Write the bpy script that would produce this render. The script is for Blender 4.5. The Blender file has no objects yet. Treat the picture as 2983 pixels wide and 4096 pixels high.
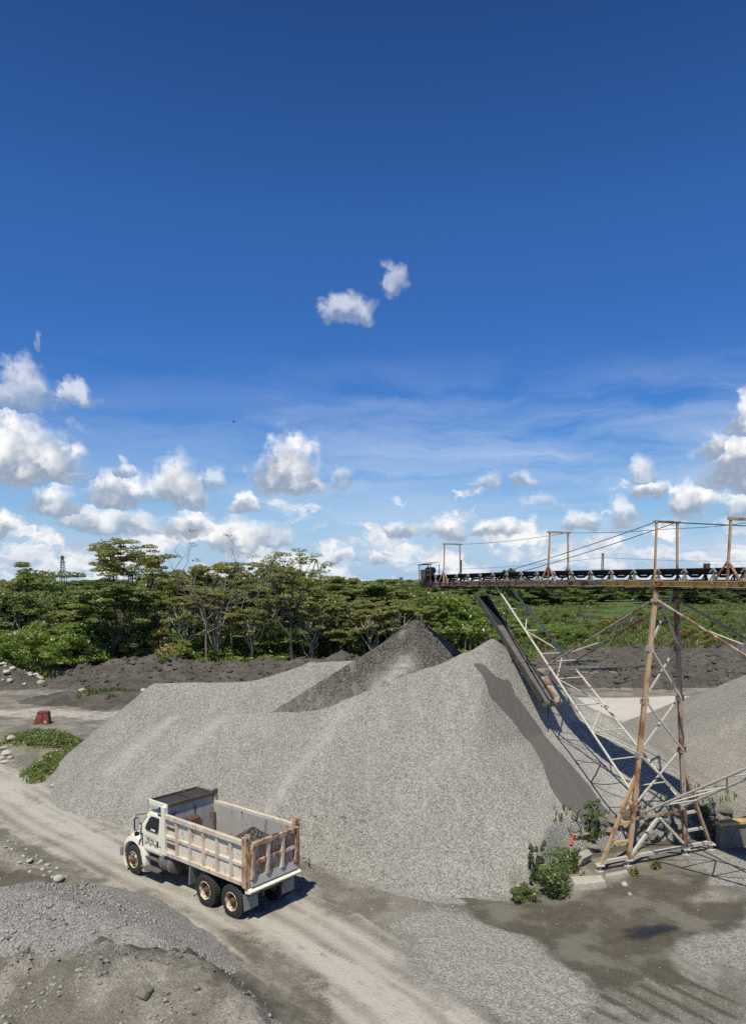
import bpy, math, random
import numpy as np
from mathutils import Vector, Matrix

random.seed(7)
R = math.radians
scene = bpy.context.scene
COL = scene.collection

# ------------------------------------------------------------------ camera
CAM_H, CAM_Y, PITCH, FPX = 11.2, 1.98, R(-4.5), 731.0      # looking a little down, frame shifted up
HORIZON = 579.8                                              # row of the horizon in a 745 x 1024 picture
ROW0 = HORIZON - FPX * math.tan(PITCH)                       # row of the optical axis
cam = bpy.data.cameras.new('camera')
cam_o = bpy.data.objects.new('camera', cam)
COL.objects.link(cam_o)
cam.sensor_fit = 'VERTICAL'
cam.sensor_height = 24.0
cam.lens = 24.0 * FPX / 1024.0
cam.clip_start = 0.1
cam.clip_end = 20000
cam.shift_y = (ROW0 - 512.0) / 1024.0
cam_o.location = (0, CAM_Y, CAM_H)
cam_o.rotation_euler = (math.pi / 2 + PITCH, 0, 0)
scene.camera = cam_o

# ------------------------------------------------------------------ sun
LDIR = Vector((0.16, 0.51, -1.0)).normalized()          # direction the light travels
SUN_EL = math.asin(-LDIR.z)
sun = bpy.data.lights.new('sun', 'SUN')
sun.energy = 4.6
sun.angle = R(0.53)
sun.color = (1.0, 0.955, 0.85)
sun_o = bpy.data.objects.new('sun', sun)
COL.objects.link(sun_o)
sun_o.rotation_euler = LDIR.to_track_quat('-Z', 'Y').to_euler()

scene.view_settings.view_transform = 'Standard'
scene.view_settings.look = 'None'
scene.view_settings.exposure = 0.12
scene.view_settings.gamma = 1.0
scene.view_settings.use_curve_mapping = False
scene.cycles.use_denoising = False
scene.cycles.adaptive_threshold = 0.02
scene.cycles.adaptive_min_samples = 24
scene.cycles.max_bounces = 6
scene.cycles.diffuse_bounces = 3
scene.cycles.transparent_max_bounces = 6
scene.cycles.caustics_reflective = False
scene.cycles.caustics_refractive = False


# ------------------------------------------------------------------ node helper
class NT:
    def __init__(s, tree):
        s.t = tree; s.n = tree.nodes; s.l = tree.links

    def new(s, typ, **kw):
        n = s.n.new(typ)
        for k, v in kw.items():
            setattr(n, k, v)
        return n

    def put(s, sock, v):
        if v is None:
            return
        if isinstance(v, bpy.types.NodeSocket):
            s.l.new(v, sock)
        else:
            if sock.type == 'RGBA' and not hasattr(v, '__len__'):
                v = (v, v, v, 1)
            elif sock.type == 'RGBA' and len(v) == 3:
                v = (*v, 1)
            sock.default_value = v

    def m(s, op, a=None, b=None, c=None, clamp=False):
        n = s.new('ShaderNodeMath', operation=op, use_clamp=clamp)
        for i, v in enumerate((a, b, c)):
            s.put(n.inputs[i], v)
        return n.outputs[0]

    def v(s, op, a=None, b=None, c=None):
        n = s.new('ShaderNodeVectorMath', operation=op)
        for i, x in enumerate((a, b, c)):
            s.put(n.inputs[i], x)
        return n.outputs['Value'] if op in ('LENGTH', 'DOT_PRODUCT', 'DISTANCE') else n.outputs[0]

    def noise(s, vec, scale, detail=4, rough=.55, dist=0.0, lac=2.0, color=False):
        n = s.new('ShaderNodeTexNoise')
        s.put(n.inputs['Vector'], vec); s.put(n.inputs['Scale'], scale)
        n.inputs['Detail'].default_value = detail; n.inputs['Roughness'].default_value = rough
        n.inputs['Distortion'].default_value = dist; n.inputs['Lacunarity'].default_value = lac
        return n.outputs['Color'] if color else n.outputs[0]

    def voro(s, vec, scale, feature='F1', out='Distance', rand=1.0):
        n = s.new('ShaderNodeTexVoronoi', feature=feature)
        s.put(n.inputs['Vector'], vec); s.put(n.inputs['Scale'], scale)
        n.inputs['Randomness'].default_value = rand
        return n.outputs[out]

    def ramp(s, fac, stops, interp='LINEAR'):
        n = s.new('ShaderNodeValToRGB')
        cr = n.color_ramp; cr.interpolation = interp
        while len(cr.elements) < len(stops):
            cr.elements.new(.5)
        for e, (p, c) in zip(cr.elements, stops):
            e.position = p
            e.color = (c, c, c, 1) if not hasattr(c, '__len__') else (*c, 1)
        s.put(n.inputs[0], fac)
        return n.outputs[0]

    def mix(s, fac, a, b, blend='MIX'):
        n = s.new('ShaderNodeMix', data_type='RGBA', blend_type=blend)
        s.put(n.inputs[0], fac); s.put(n.inputs[6], a); s.put(n.inputs[7], b)
        return n.outputs[2]

    def rng(s, v, a, b, c=0.0, d=1.0, smooth=False):
        n = s.new('ShaderNodeMapRange', interpolation_type='SMOOTHSTEP' if smooth else 'LINEAR')
        s.put(n.inputs[0], v)
        for i, x in zip((1, 2, 3, 4), (a, b, c, d)):
            s.put(n.inputs[i], x)
        return n.outputs[0]

    def sep(s, v):
        n = s.new('ShaderNodeSeparateXYZ'); s.put(n.inputs[0], v)
        return n.outputs

    def comb(s, x=0., y=0., z=0.):
        n = s.new('ShaderNodeCombineXYZ')
        for i, q in enumerate((x, y, z)):
            s.put(n.inputs[i], q)
        return n.outputs[0]


# ------------------------------------------------------------------ world: clear blue sky with fair-weather cumulus
world = bpy.data.worlds.new('World')
scene.world = world
world.use_nodes = True
W = NT(world.node_tree)
W.n.clear()
sky = W.new('ShaderNodeTexSky', sky_type='NISHITA')
sky.sun_disc = False
sky.sun_elevation = SUN_EL
sky.sun_rotation = math.atan2(-LDIR.x, -LDIR.y)
sky.altitude = 200
sky.air_density = 1.0
sky.dust_density = 0.35
sky.ozone_density = 2.2
SKY_STRENGTH = 0.093
d = W.new('ShaderNodeTexCoord').outputs['Generated']
dx, dy, dz = W.sep(W.v('NORMALIZE', d))
az = W.m('ARCTAN2', dx, dy)
el = W.m('ARCSINE', dz)
p2 = W.comb(az, el, 0.0)                               # azimuth / elevation in radians
# puffy domain warp
w1 = W.v('SUBTRACT', W.noise(p2, 16.0, 3, .6, color=True), (.5, .5, .5))
w2 = W.v('SUBTRACT', W.noise(p2, 60.0, 3, .6, color=True), (.5, .5, .5))
pw = W.v('MULTIPLY_ADD', w1, (.075, .040, 0), p2)
pw = W.v('MULTIPLY_ADD', w2, (.020, .018, 0), pw)
# heaps: (azimuth, base elevation, half width, height, opacity) in degrees
HEAPS = [
    (-2.16, 19.07, 2.10, 1.88, 0.55), (1.72, 20.63, 1.29, 1.90, 0.46), (-25.00, 7.44, 4.56, 4.32, 1.00), (-27.78, 7.38, 3.17, 3.03, 1.00),
    (-25.11, 12.21, 2.53, 3.10, 0.62), (-21.75, 12.65, 1.48, 1.52, 0.60), (-23.55, 15.67, 0.36, 1.01, 0.35), (-6.46, 7.49, 3.03, 4.40, 1.00),
    (-5.94, 7.83, 1.78, 3.73, 1.00), (-2.65, 7.18, 0.93, 1.55, 0.50), (-14.73, 6.10, 2.38, 3.41, 0.95), (-18.74, 5.89, 2.95, 2.40, 0.95),
    (-12.23, 7.20, 1.54, 1.51, 0.55), (-18.84, 7.88, 0.71, 1.13, 0.70), (-23.04, 4.70, 1.85, 2.25, 0.85), (-19.41, 3.79, 4.26, 1.99, 0.80),
    (-13.95, 3.70, 2.05, 1.81, 0.90), (-9.39, 5.41, 1.33, 1.55, 0.90), (-10.62, 2.78, 1.93, 2.25, 0.85), (-26.54, 3.29, 0.81, 1.90, 0.90),
    (-7.88, 2.90, 2.13, 1.75, 0.70), (8.79, 7.16, 1.32, 1.23, 0.60), (11.50, 6.94, 1.64, 1.05, 0.60), (20.18, 7.60, 1.25, 1.77, 0.70),
    (26.37, 6.96, 3.08, 3.69, 1.00), (25.02, 8.86, 1.16, 1.69, 0.90), (26.24, 10.30, 0.99, 2.84, 0.85), (20.52, 6.25, 1.40, 1.37, 0.90),
    (22.97, 5.05, 1.51, 2.41, 0.95), (18.72, 4.19, 1.44, 2.32, 0.70), (26.43, 4.84, 1.71, 1.88, 0.80), (5.74, 3.44, 1.78, 1.86, 0.90),
    (2.24, 3.46, 1.62, 1.20, 0.85), (9.52, 3.48, 2.44, 1.18, 0.85), (15.53, 3.79, 1.66, 1.53, 0.80), (-1.97, 1.59, 0.79, 1.07, 0.80),
    (0.14, 1.42, 0.79, 1.07, 0.70), (12.86, 5.44, 1.70, 1.02, 0.35),
]
rmin = None
ysel = None
osel = None
for (a, e, hw, hh, op) in HEAPS:
    a, e, hw, hh = R(a), R(e), R(hw), R(hh)
    q = W.v('MULTIPLY_ADD', pw, (1 / hw, 1 / hh, 0), (-a / hw, -e / hh, 0))
    qq = W.v('MAXIMUM', q, W.v('MULTIPLY', q, (-1, -3.2, 1)))
    r = W.v('LENGTH', qq)
    yq = W.comb(q_y := W.sep(q)[1], op, 0.0)
    if rmin is None:
        rmin, ysel = r, yq
    else:
        less = W.m('LESS_THAN', r, rmin)
        mx = W.new('ShaderNodeMix', data_type='VECTOR')
        W.put(mx.inputs[0], less); W.put(mx.inputs[4], ysel); W.put(mx.inputs[5], yq)
        ysel = mx.outputs[1]
        rmin = W.m('MINIMUM', rmin, r)
yrel, opac, _ = W.sep(ysel)
bil = W.m('SUBTRACT', 1.0, W.voro(W.v('MULTIPLY_ADD', w2, (.03, .03, 0), p2), 42.0, 'SMOOTH_F1'))
fine = W.noise(p2, 120.0, 4, .6)
fld = W.m('SUBTRACT', 1.0, rmin)
fld = W.m('ADD', fld, W.m('MULTIPLY_ADD', bil, .55, -.32))
fld = W.m('ADD', fld, W.m('MULTIPLY_ADD', fine, .32, -.15))
dens1 = W.m('MULTIPLY', W.rng(fld, -.06, .50, smooth=True), opac)
# the crowded band of small heaps low over the horizon, all the way round
pb = W.v('MULTIPLY', pw, (11.0, 26.0, 1))
bn = W.noise(pb, 1.0, 5, .58)
bn2 = W.noise(W.v('ADD', pb, (0, 1.15, 0)), 1.0, 4, .58)
band = W.rng(el, R(13), R(1.0), 0.0, 1.0, smooth=True)
thr = W.rng(band, 0, 1, .80, .435)
bd = W.m('SUBTRACT', bn, thr)
dens2 = W.m('MULTIPLY', W.rng(bd, -.02, .11, smooth=True), W.rng(el, R(-1), R(2.5), .75, 1.0))
shade2 = W.rng(W.m('SUBTRACT', bn, bn2), -.10, .14)
# thin high streaks
ps = W.v('MULTIPLY', W.v('MULTIPLY_ADD', w1, (.10, .03, 0), p2), (2.6, 17.0, 1))
st = W.noise(ps, 1.0, 5, .6, .4)
stb = W.m('MULTIPLY', W.rng(el, R(18), R(8), smooth=True), W.rng(st, .38, .74))
stb = W.m('MULTIPLY', stb, W.rng(az, R(-16), R(2), .40, 1.0, smooth=True))
# lit tops, greyer undersides
shade1 = W.rng(W.m('ADD', yrel, W.m('MULTIPLY_ADD', bil, .9, -.55)), -.14, .66, smooth=True)
shade1 = W.m('ADD', shade1, W.m('MULTIPLY_ADD', fine, .7, -.35), clamp=True)
c_lo, c_hi = (.29, .355, .46), (.95, .945, .93)
col1 = W.mix(shade1, c_lo, c_hi)
col2 = W.mix(shade2, (.42, .51, .66), (.86, .87, .87))
# clear sky, a little deeper and bluer overhead as photographed
hsv = W.new('ShaderNodeHueSaturation')
hsv.inputs['Hue'].default_value = .508
hsv.inputs['Saturation'].default_value = 1.34
hsv.inputs['Value'].default_value = 1.0
W.put(hsv.inputs['Color'], sky.outputs[0])
grade = W.ramp(W.rng(el, 0.0, R(45)), [(0.0, (.72, .92, 1.06)), (.30, (.62, .86, 1.13)), (.56, (.96, .98, 1.12)), (.84, (.76, .72, .82))])
clear = W.v('MULTIPLY', W.v('MULTIPLY', hsv.outputs[0], (SKY_STRENGTH * .96, SKY_STRENGTH * .99, SKY_STRENGTH)), grade)
hazy = W.m('POWER', W.rng(W.m('ABSOLUTE', el), R(13), R(0), 0.0, 1.0), 1.5)
clear = W.mix(W.m('MULTIPLY', hazy, .85), clear, (.335, .49, .74))
streaky = W.mix(W.m('MULTIPLY', stb, .80), clear, (.55, .65, .81))
banded = W.mix(dens2, streaky, col2)
heaped = W.mix(dens1, banded, col1)


def background(c):
    b = W.new('ShaderNodeBackground')
    W.put(b.inputs[0], c)
    return b.outputs[0]


def either(f, a_, b_):
    n = W.new('ShaderNodeMixShader')
    W.put(n.inputs[0], f); W.l.new(a_, n.inputs[1]); W.l.new(b_, n.inputs[2])
    return n.outputs[0]


# high overhead and below the horizon there are no clouds; the big heaps stand in the north
low = W.m('MULTIPLY', W.m('LESS_THAN', el, R(27)), W.m('GREATER_THAN', el, R(-2)))
north = W.m('LESS_THAN', W.m('ABSOLUTE', az), R(36))
wo = W.new('ShaderNodeOutputWorld')
W.l.new(either(low, background(clear), either(north, background(banded), background(heaped))), wo.inputs[0])
world.cycles.sampling_method = 'MANUAL'
world.cycles.sample_map_resolution = 512


# ------------------------------------------------------------------ geometry helpers
def tag(o, label=None, cat=None, group=None, kind=None):
    if label: o['label'] = label
    if cat: o['category'] = cat
    if group: o['group'] = group
    if kind: o['kind'] = kind
    return o


def empty(name, loc=(0, 0, 0), rz=0.0):
    o = bpy.data.objects.new(name, None)
    o.empty_display_size = .2
    COL.objects.link(o)
    o.location = loc
    o.rotation_euler = (0, 0, rz)
    return o


def link_mesh(name, me, mat=None, parent=None, smooth=False):
    if mat is not None and len(me.materials) == 0:
        me.materials.append(mat)
    o = bpy.data.objects.new(name, me)
    COL.objects.link(o)
    if parent is not None:
        o.parent = parent
    if smooth:
        me.polygons.foreach_set('use_smooth', np.ones(len(me.polygons), dtype=bool))
    return o


def np_mesh(name, V, Fq):
    """fast mesh from an (n,3) array and an (m,k) index array"""
    me = bpy.data.meshes.new(name)
    V = np.asarray(V, dtype=np.float32); Fq = np.asarray(Fq, dtype=np.int32)
    k = Fq.shape[1]
    me.vertices.add(len(V)); me.vertices.foreach_set('co', V.ravel())
    me.loops.add(Fq.size); me.loops.foreach_set('vertex_index', Fq.ravel())
    me.polygons.add(len(Fq))
    me.polygons.foreach_set('loop_start', np.arange(0, Fq.size, k, dtype=np.int32))
    me.polygons.foreach_set('loop_total', np.full(len(Fq), k, dtype=np.int32))
    me.update(calc_edges=True)
    return me


class MB:
    def __init__(s):
        s.v = []; s.f = []; s.bev = 0

    def add(s, vs, fs):
        n = len(s.v)
        s.v += [tuple(p) for p in vs]
        s.f += [tuple(i + n for i in f) for f in fs]
        return s

    def box(s, c, d, rot=None):
        x, y, z = d[0] / 2, d[1] / 2, d[2] / 2
        vs = [Vector(p) for p in ((-x, -y, -z), (x, -y, -z), (x, y, -z), (-x, y, -z), (-x, -y, z), (x, -y, z), (x, y, z), (-x, y, z))]
        if rot is not None:
            vs = [rot @ p for p in vs]
        c = Vector(c)
        return s.add([p + c for p in vs], [(0, 3, 2, 1), (4, 5, 6, 7), (0, 1, 5, 4), (1, 2, 6, 5), (2, 3, 7, 6), (3, 0, 4, 7)])

    def hexa(s, P):
        """eight corners: bottom ring then top ring"""
        return s.add(P, [(0, 3, 2, 1), (4, 5, 6, 7), (0, 1, 5, 4), (1, 2, 6, 5), (2, 3, 7, 6), (3, 0, 4, 7)])

    def bar(s, a, b, w, h=None, sides=4, up=(0, 0, 1), r2=None):
        """prism between two points: 4 sides = rectangular w x h, else round of diameter w"""
        a, b = Vector(a), Vector(b)
        t = (b - a).normalized()
        up = Vector(up)
        if abs(t.dot(up)) > .97:
            up = Vector((1, 0, 0))
        sx = t.cross(up).normalized(); sy = sx.cross(t).normalized()
        h = w if h is None else h
        ring = []
        if sides == 4:
            pr = [(-w / 2, -h / 2), (w / 2, -h / 2), (w / 2, h / 2), (-w / 2, h / 2)]
        else:
            pr = [(w / 2 * math.cos(2 * math.pi * i / sides), w / 2 * math.sin(2 * math.pi * i / sides)) for i in range(sides)]
        k = 1.0 if r2 is None else r2
        vs = [a + sx * p + sy * q for p, q in pr] + [b + sx * p * k + sy * q * k for p, q in pr]
        n = len(pr)
        fs = [(i, (i + 1) % n, (i + 1) % n + n, i + n) for i in range(n)] + [tuple(range(n))[::-1], tuple(range(n, 2 * n))]
        return s.add(vs, fs)

    def lathe(s, prof, c=(0, 0, 0), axis='y', seg=24):
        """profile (radius, offset along axis)"""
        vs = []
        for r, h in prof:
            for i in range(seg):
                t = 2 * math.pi * i / seg
                p = (r * math.cos(t), h, r * math.sin(t)) if axis == 'y' else ((h, r * math.cos(t), r * math.sin(t)) if axis == 'x' else (r * math.cos(t), r * math.sin(t), h))
                vs.append((p[0] + c[0], p[1] + c[1], p[2] + c[2]))
        fs = []
        for j in range(len(prof) - 1):
            for i in range(seg):
                k = (i + 1) % seg
                fs.append((j * seg + i, j * seg + k, (j + 1) * seg + k, (j + 1) * seg + i))
        if prof[0][0] < .07: fs.append(tuple(range(seg)))
        if prof[-1][0] < .07: fs.append(tuple(range((len(prof) - 1) * seg, len(prof) * seg)))
        return s.add(vs, fs)

    def build(s, name, mat, parent=None, smooth=False, bevel=0.0):
        me = bpy.data.meshes.new(name)
        me.from_pydata(s.v, [], s.f)
        import bmesh
        bm = bmesh.new(); bm.from_mesh(me)
        bmesh.ops.recalc_face_normals(bm, faces=bm.faces[:])
        if bevel > 0:
            es = [e for e in bm.edges if len(e.link_faces) == 2 and e.calc_face_angle(0) > .5]
            bmesh.ops.bevel(bm, geom=es, offset=bevel, segments=2, affect='EDGES', profile=.6)
        bm.to_mesh(me); bm.free()
        o = link_mesh(name, me, mat, parent)
        if smooth:
            for p in me.polygons:
                p.use_smooth = True
            try:
                me.set_sharp_from_angle(angle=R(38))
            except Exception:
                pass
        return o


def copy_tree(o, parent=None):
    c = o.copy()
    COL.objects.link(c)
    c.parent = parent
    for ch in o.children:
        copy_tree(ch, c)
    return c


# value noise in numpy
def _hash(ix, iy, seed):
    h = (ix.astype(np.int64) * 374761393 + iy.astype(np.int64) * 668265263 + seed * 1442695041) & 0x7fffffff
    h = ((h ^ (h >> 13)) * 1274126177) & 0x7fffffff
    return ((h ^ (h >> 16)) & 0xffff) / 65535.0


def vnoise(x, y, seed=0):
    ix, iy = np.floor(x), np.floor(y)
    fx, fy = x - ix, y - iy
    fx = fx * fx * fx * (fx * (fx * 6 - 15) + 10); fy = fy * fy * fy * (fy * (fy * 6 - 15) + 10)
    a, b = _hash(ix, iy, seed), _hash(ix + 1, iy, seed)
    c_, d_ = _hash(ix, iy + 1, seed), _hash(ix + 1, iy + 1, seed)
    return (a * (1 - fx) + b * fx) * (1 - fy) + (c_ * (1 - fx) + d_ * fx) * fy


def fbm(x, y, scale, octv=4, seed=0, rough=.5):
    t, amp, tot = 0.0, 1.0, 0.0
    for i in range(octv):
        t = t + amp * (vnoise(x / scale + 17.3 * i, y / scale - 9.1 * i, seed + i) - .5)
        tot += amp; amp *= rough; scale /= 2.03
    return t / tot * 2


def ridged(x, y, scale, octv=4, seed=0):
    t, amp, tot = 0.0, 1.0, 0.0
    for i in range(octv):
        t = t + amp * (1 - np.abs(2 * vnoise(x / scale + 5.7 * i, y / scale + 3.3 * i, seed + i) - 1))
        tot += amp; amp *= .55; scale /= 2.1
    return t / tot


def sstep(a, b, x):
    t = np.clip((x - a) / (b - a), 0, 1)
    return t * t * (3 - 2 * t)


def seg_d(x, y, p, q):
    dx_, dy_ = q[0] - p[0], q[1] - p[1]
    L2 = dx_ * dx_ + dy_ * dy_ + 1e-9
    t = np.clip(((x - p[0]) * dx_ + (y - p[1]) * dy_) / L2, 0, 1)
    return np.hypot(x - p[0] - t * dx_, y - p[1] - t * dy_), t


def path_d(x, y, pts):
    dd = None
    for p, q in zip(pts[:-1], pts[1:]):
        e, _ = seg_d(x, y, p, q)
        dd = e if dd is None else np.minimum(dd, e)
    return dd


def poly_sd(x, y, pts):
    """signed distance to a polygon, positive inside"""
    dd = path_d(x, y, list(pts) + [pts[0]])
    ins = np.zeros(np.shape(x), dtype=bool)
    n = len(pts)
    for i in range(n):
        x0, y0 = pts[i]; x1, y1 = pts[(i + 1) % n]
        c_ = ((y0 > y) != (y1 > y)) & (x < (x1 - x0) * (y - y0) / (y1 - y0 + 1e-12) + x0)
        ins ^= c_
    return np.where(ins, dd, -dd)


def smax(a, b, k):
    h = np.clip(.5 + .5 * (a - b) / k, 0, 1)
    return b * (1 - h) + a * h + k * h * (1 - h)


CP, SP = math.cos(PITCH), math.sin(PITCH)


def sight(X, Y):
    """direction towards a place seen at (X, Y) in the 1652 x 2268 study print of the photograph"""
    u = (X / 2.2174 - 372.5) / FPX; v = (Y / 2.2174 - ROW0) / FPX
    return Vector((u, CP + v * SP, SP - v * CP))


def G(X, Y, z=0.0):
    r = sight(X, Y)
    t = (z - CAM_H) / r.z
    return (r.x * t, CAM_Y + r.y * t)


def at(X, Y, depth):
    r = sight(X, Y)
    t = (depth - CAM_Y) / r.y
    return Vector((r.x * t, depth, CAM_H + r.z * t))


def on_field(X, Y, fn, y0=16, y1=110):
    """first point of a height field along a line of sight"""
    r = sight(X, Y)
    t = np.arange(y0, y1, .04) / r.y
    z = fn(r.x * t, CAM_Y + r.y * t)
    k = np.argmax(CAM_H + r.z * t <= z)
    return Vector((r.x * t[k], CAM_Y + r.y * t[k], float(z[k])))


# ------------------------------------------------------------------ materials
def material(name):
    m = bpy.data.materials.new(name)
    m.use_nodes = True
    T = NT(m.node_tree)
    b = T.n['Principled BSDF']
    return m, T, b


def objco(T):
    return T.new('ShaderNodeTexCoord').outputs['Object']


def worldco(T):
    return T.new('ShaderNodeNewGeometry').outputs['Position']


def bump(T, b, h, strength=.5, dist=.02):
    n = T.new('ShaderNodeBump')
    n.inputs['Strength'].default_value = strength
    n.inputs['Distance'].default_value = dist
    T.put(n.inputs['Height'], h)
    T.l.new(n.outputs[0], b.inputs['Normal'])


def plain(name, col, rough=.6, metal=0.0, var=.12, scale=6.0, spec=.35):
    m, T, b = material(name)
    co = objco(T)
    n = T.noise(co, scale, 5, .6)
    c = T.mix(n, [x * (1 - var) for x in col], [min(1, x * (1 + var)) for x in col])
    T.put(b.inputs['Base Color'], c)
    b.inputs['Roughness'].default_value = rough
    b.inputs['Metallic'].default_value = metal
    b.inputs['Specular IOR Level'].default_value = spec
    bump(T, b, T.noise(co, scale * 7, 3), .15, .01)
    return m


def weathered(name, paint, rust=(.16, .065, .028), dust=(.40, .36, .29), k_rust=.42, k_dust=.5, scale=2.2, rough=.6, second=None):
    """old paint with rust patches, dirt streaks and dust"""
    m, T, b = material(name)
    co = objco(T)
    n1 = T.noise(co, scale, 6, .65)
    n2 = T.noise(T.v('MULTIPLY', co, (1, 1, .35)), scale * 2.3, 6, .65)
    n3 = T.noise(co, scale * 9, 4, .6)
    base = T.mix(n3, [x * .82 for x in paint], [min(1, x * 1.1) for x in paint])
    if second:
        base = T.mix(T.rng(T.noise(co, scale * .7, 3), .45, .58, smooth=True), base, second)
    c = T.mix(T.m('MULTIPLY', T.rng(n1, .48, .68, smooth=True), k_dust), base, dust)
    rf = T.rng(T.m('ADD', n2, T.m('MULTIPLY', n3, .35)), 1.0 - k_rust, 1.12 - k_rust, smooth=True)
    rc = T.mix(n3, [x * .6 for x in rust], [min(1, x * 1.5) for x in rust])
    c = T.mix(rf, c, rc)
    T.put(b.inputs['Base Color'], c)
    T.put(b.inputs['Roughness'], T.m('MULTIPLY_ADD', rf, .25, rough))
    b.inputs['Specular IOR Level'].default_value = .3
    bump(T, b, T.m('ADD', n3, T.m('MULTIPLY', rf, -.6)), .25, .01)
    return m


def gravel_nodes(T, co, lo, hi, cell=.09, warm=(.34, .305, .25)):
    """salt-and-pepper crushed stone: colour and height"""
    v1 = T.new('ShaderNodeTexVoronoi'); T.put(v1.inputs['Vector'], co); v1.inputs['Scale'].default_value = 1 / cell
    v2 = T.new('ShaderNodeTexVoronoi'); T.put(v2.inputs['Vector'], co); v2.inputs['Scale'].default_value = 1 / (cell * .55)
    r1 = T.sep(v1.outputs['Color']); r2 = T.sep(v2.outputs['Color'])
    val = T.m('ADD', T.m('MULTIPLY', r1[0], .62), T.m('MULTIPLY', r2[1], .38))
    c = T.ramp(val, [(.12, [x * .62 for x in lo]), (.38, lo), (.62, hi), (.88, [min(1, x * 1.30) for x in hi])])
    c = T.mix(T.m('MULTIPLY', T.rng(r1[2], .7, .95), .5), c, warm)
    h = T.m('ADD', T.m('MULTIPLY', v1.outputs['Distance'], -1.0), T.m('MULTIPLY', v2.outputs['Distance'], -.5))
    return c, h


# ------------------------------------------------------------------ terrain shapes
def cones(x, y, segs, k=.30):
    out = None
    for p, q, sl in segs:
        dd, t = seg_d(x, y, p, q)
        z = p[2] + (q[2] - p[2]) * t - sl * (np.sqrt(dd * dd + .05) - .22)
        out = z if out is None else smax(out, z, k)
    return out


MAIN = [((6.25, 39.7, 8.30), (4.5, 38.0, 7.62), .74), ((4.5, 38.0, 7.62), (-2.5, 37.2, 5.0), .74),
        ((-2.5, 37.2, 5.0), (-11.5, 41.2, 4.0), .74), ((-12.9, 45.2, 5.1), (-7, 45, 5.25), .82),
        ((-7, 45, 5.25), (-3.8, 46.5, 6.25), .74), ((-3.8, 46.5, 6.25), (0.5, 48, 6.35), .74),
        ((6.25, 39.7, 8.30), (12.2, 41.2, 4.6), .70), ((1.5, 35.5, 5.1), (3.2, 31.0, 2.3), .62)]
RIGHT = [((27.2, 41.5, 7.3), (30.0, 48, 7.6), .52), ((27.2, 41.5, 7.3), (27.5, 37.0, 5.2), .50)]
DARK = [((2.85, 50, 8.58), (2.85, 50, 8.58), .77), ((2.4, 49.4, 8.1), (-5.4, 42.9, 3.9), .80)]
WALL = [(7.4, 30.5), (10.2, 32.1), (14.2, 33.2), (21.0, 34.2)]          # foot of the rough wall behind the tower


def shelf(x, y):
    """the raised ground behind the rough wall"""
    wy = np.interp(x, [p[0] for p in WALL], [p[1] for p in WALL])
    return 1.15 * sstep(-.15, .25, y - wy - .25) * sstep(6.9, 8.2, x) * sstep(60, 48, y)


ROAD = [(-34, 52.5), (-19.5, 40.0), (-13, 33.8), (-6.6, 28.3), (-2.4, 24.2), (.6, 20.4), (3.4, 15.0), (5, 4)]


def ground_z(x, y):
    z = .10 * fbm(x, y, 6.0, 4, 3) + .03 * fbm(x, y, .8, 3, 5)
    rd = path_d(x, y, ROAD)
    z = z * (.35 + .65 * sstep(1.5, 4.5, rd))
    # the muddy mound and its gullies at the lower left
    m = 1.5 * np.exp(-((x + 6.4) / 3.0) ** 2 - ((y - 20.2) / 2.0) ** 2) + .55 * np.exp(-((x + 12.5) / 4.2) ** 2 - ((y - 23.6) / 2.2) ** 2)
    m = m + .9 * np.exp(-((x + 2.9) / 1.7) ** 2 - ((y - 18.6) / 1.6) ** 2)
    near = np.exp(-((x + 8) / 6.5) ** 2 - ((y - 21.5) / 5.0) ** 2)
    m = m * sstep(1.6, 4.6, rd + .5 * fbm(x, y, 2.0, 2, 9))
    z = z + m + near * sstep(1.8, 4.0, rd) * (.92 * (ridged(x, y, 2.0, 5, 21) - .58) + .34 * fbm(x, y, .6, 4, 8)) * sstep(25.6, 22.5, y - .25 * (x + 6))
    # broken kerb of earth along the road
    z = z + .28 * np.exp(-((rd - 3.7) / .8) ** 2) * sstep(.42, .62, ridged(x, y, 1.4, 3, 31)) * sstep(30, 12, np.abs(y - 30) * 1.2) * (x < -2.5)
    # wheel ruts
    w = np.exp(-((y - 24) / 14) ** 2) * (rd < 4)
    lat = np.where(True, rd, rd)
    z = z - .045 * w * (np.exp(-((lat - .95) / .22) ** 2) + .8 * np.exp(-((lat - 1.9) / .25) ** 2))
    z = z + shelf(x, y)
    # wet hollow and churned wheel marks at the lower right
    z = z - .13 * np.exp(-((x - 8.8) / 1.6) ** 2 - ((y - 24.6) / 1.0) ** 2)
    ch = sstep(0, .8, poly_sd(x, y, [(3.8, 21.6), (7.2, 23.0), (11.5, 22.2), (12.5, 15), (4.5, 15)]))
    z = z + .05 * ch * np.sin((x * .80 + y * .60) * 2 * math.pi / .62 + 2.0 * fbm(x, y, 2.2, 2, 4)) * sstep(-.5, .3, fbm(x, y, 1.6, 2, 44))
    # mound with weeds at the left of the road
    z = z + 1.25 * np.exp(-((x + 21.6) / 2.6) ** 2 - ((y - 48.3) / 3.2) ** 2) + .55 * np.exp(-((x + 18.7) / 1.3) ** 2 - ((y - 43.3) / 2.6) ** 2)
    # soft relief of the far ground
    far = sstep(60, 130, y)
    z = z + far * .5 * fbm(x, y, 40, 3, 61) + sstep(150, 500, y) * 2.2 * fbm(x, y, 160, 3, 62)
    # quarry floor behind the heaps stays a little uneven
    z = z + sstep(50, 60, y) * sstep(125, 105, y) * .16 * fbm(x, y, 4, 4, 66)
    return z


def wall_y(x):
    return np.interp(x, [p[0] for p in WALL], [p[1] for p in WALL])


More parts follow.
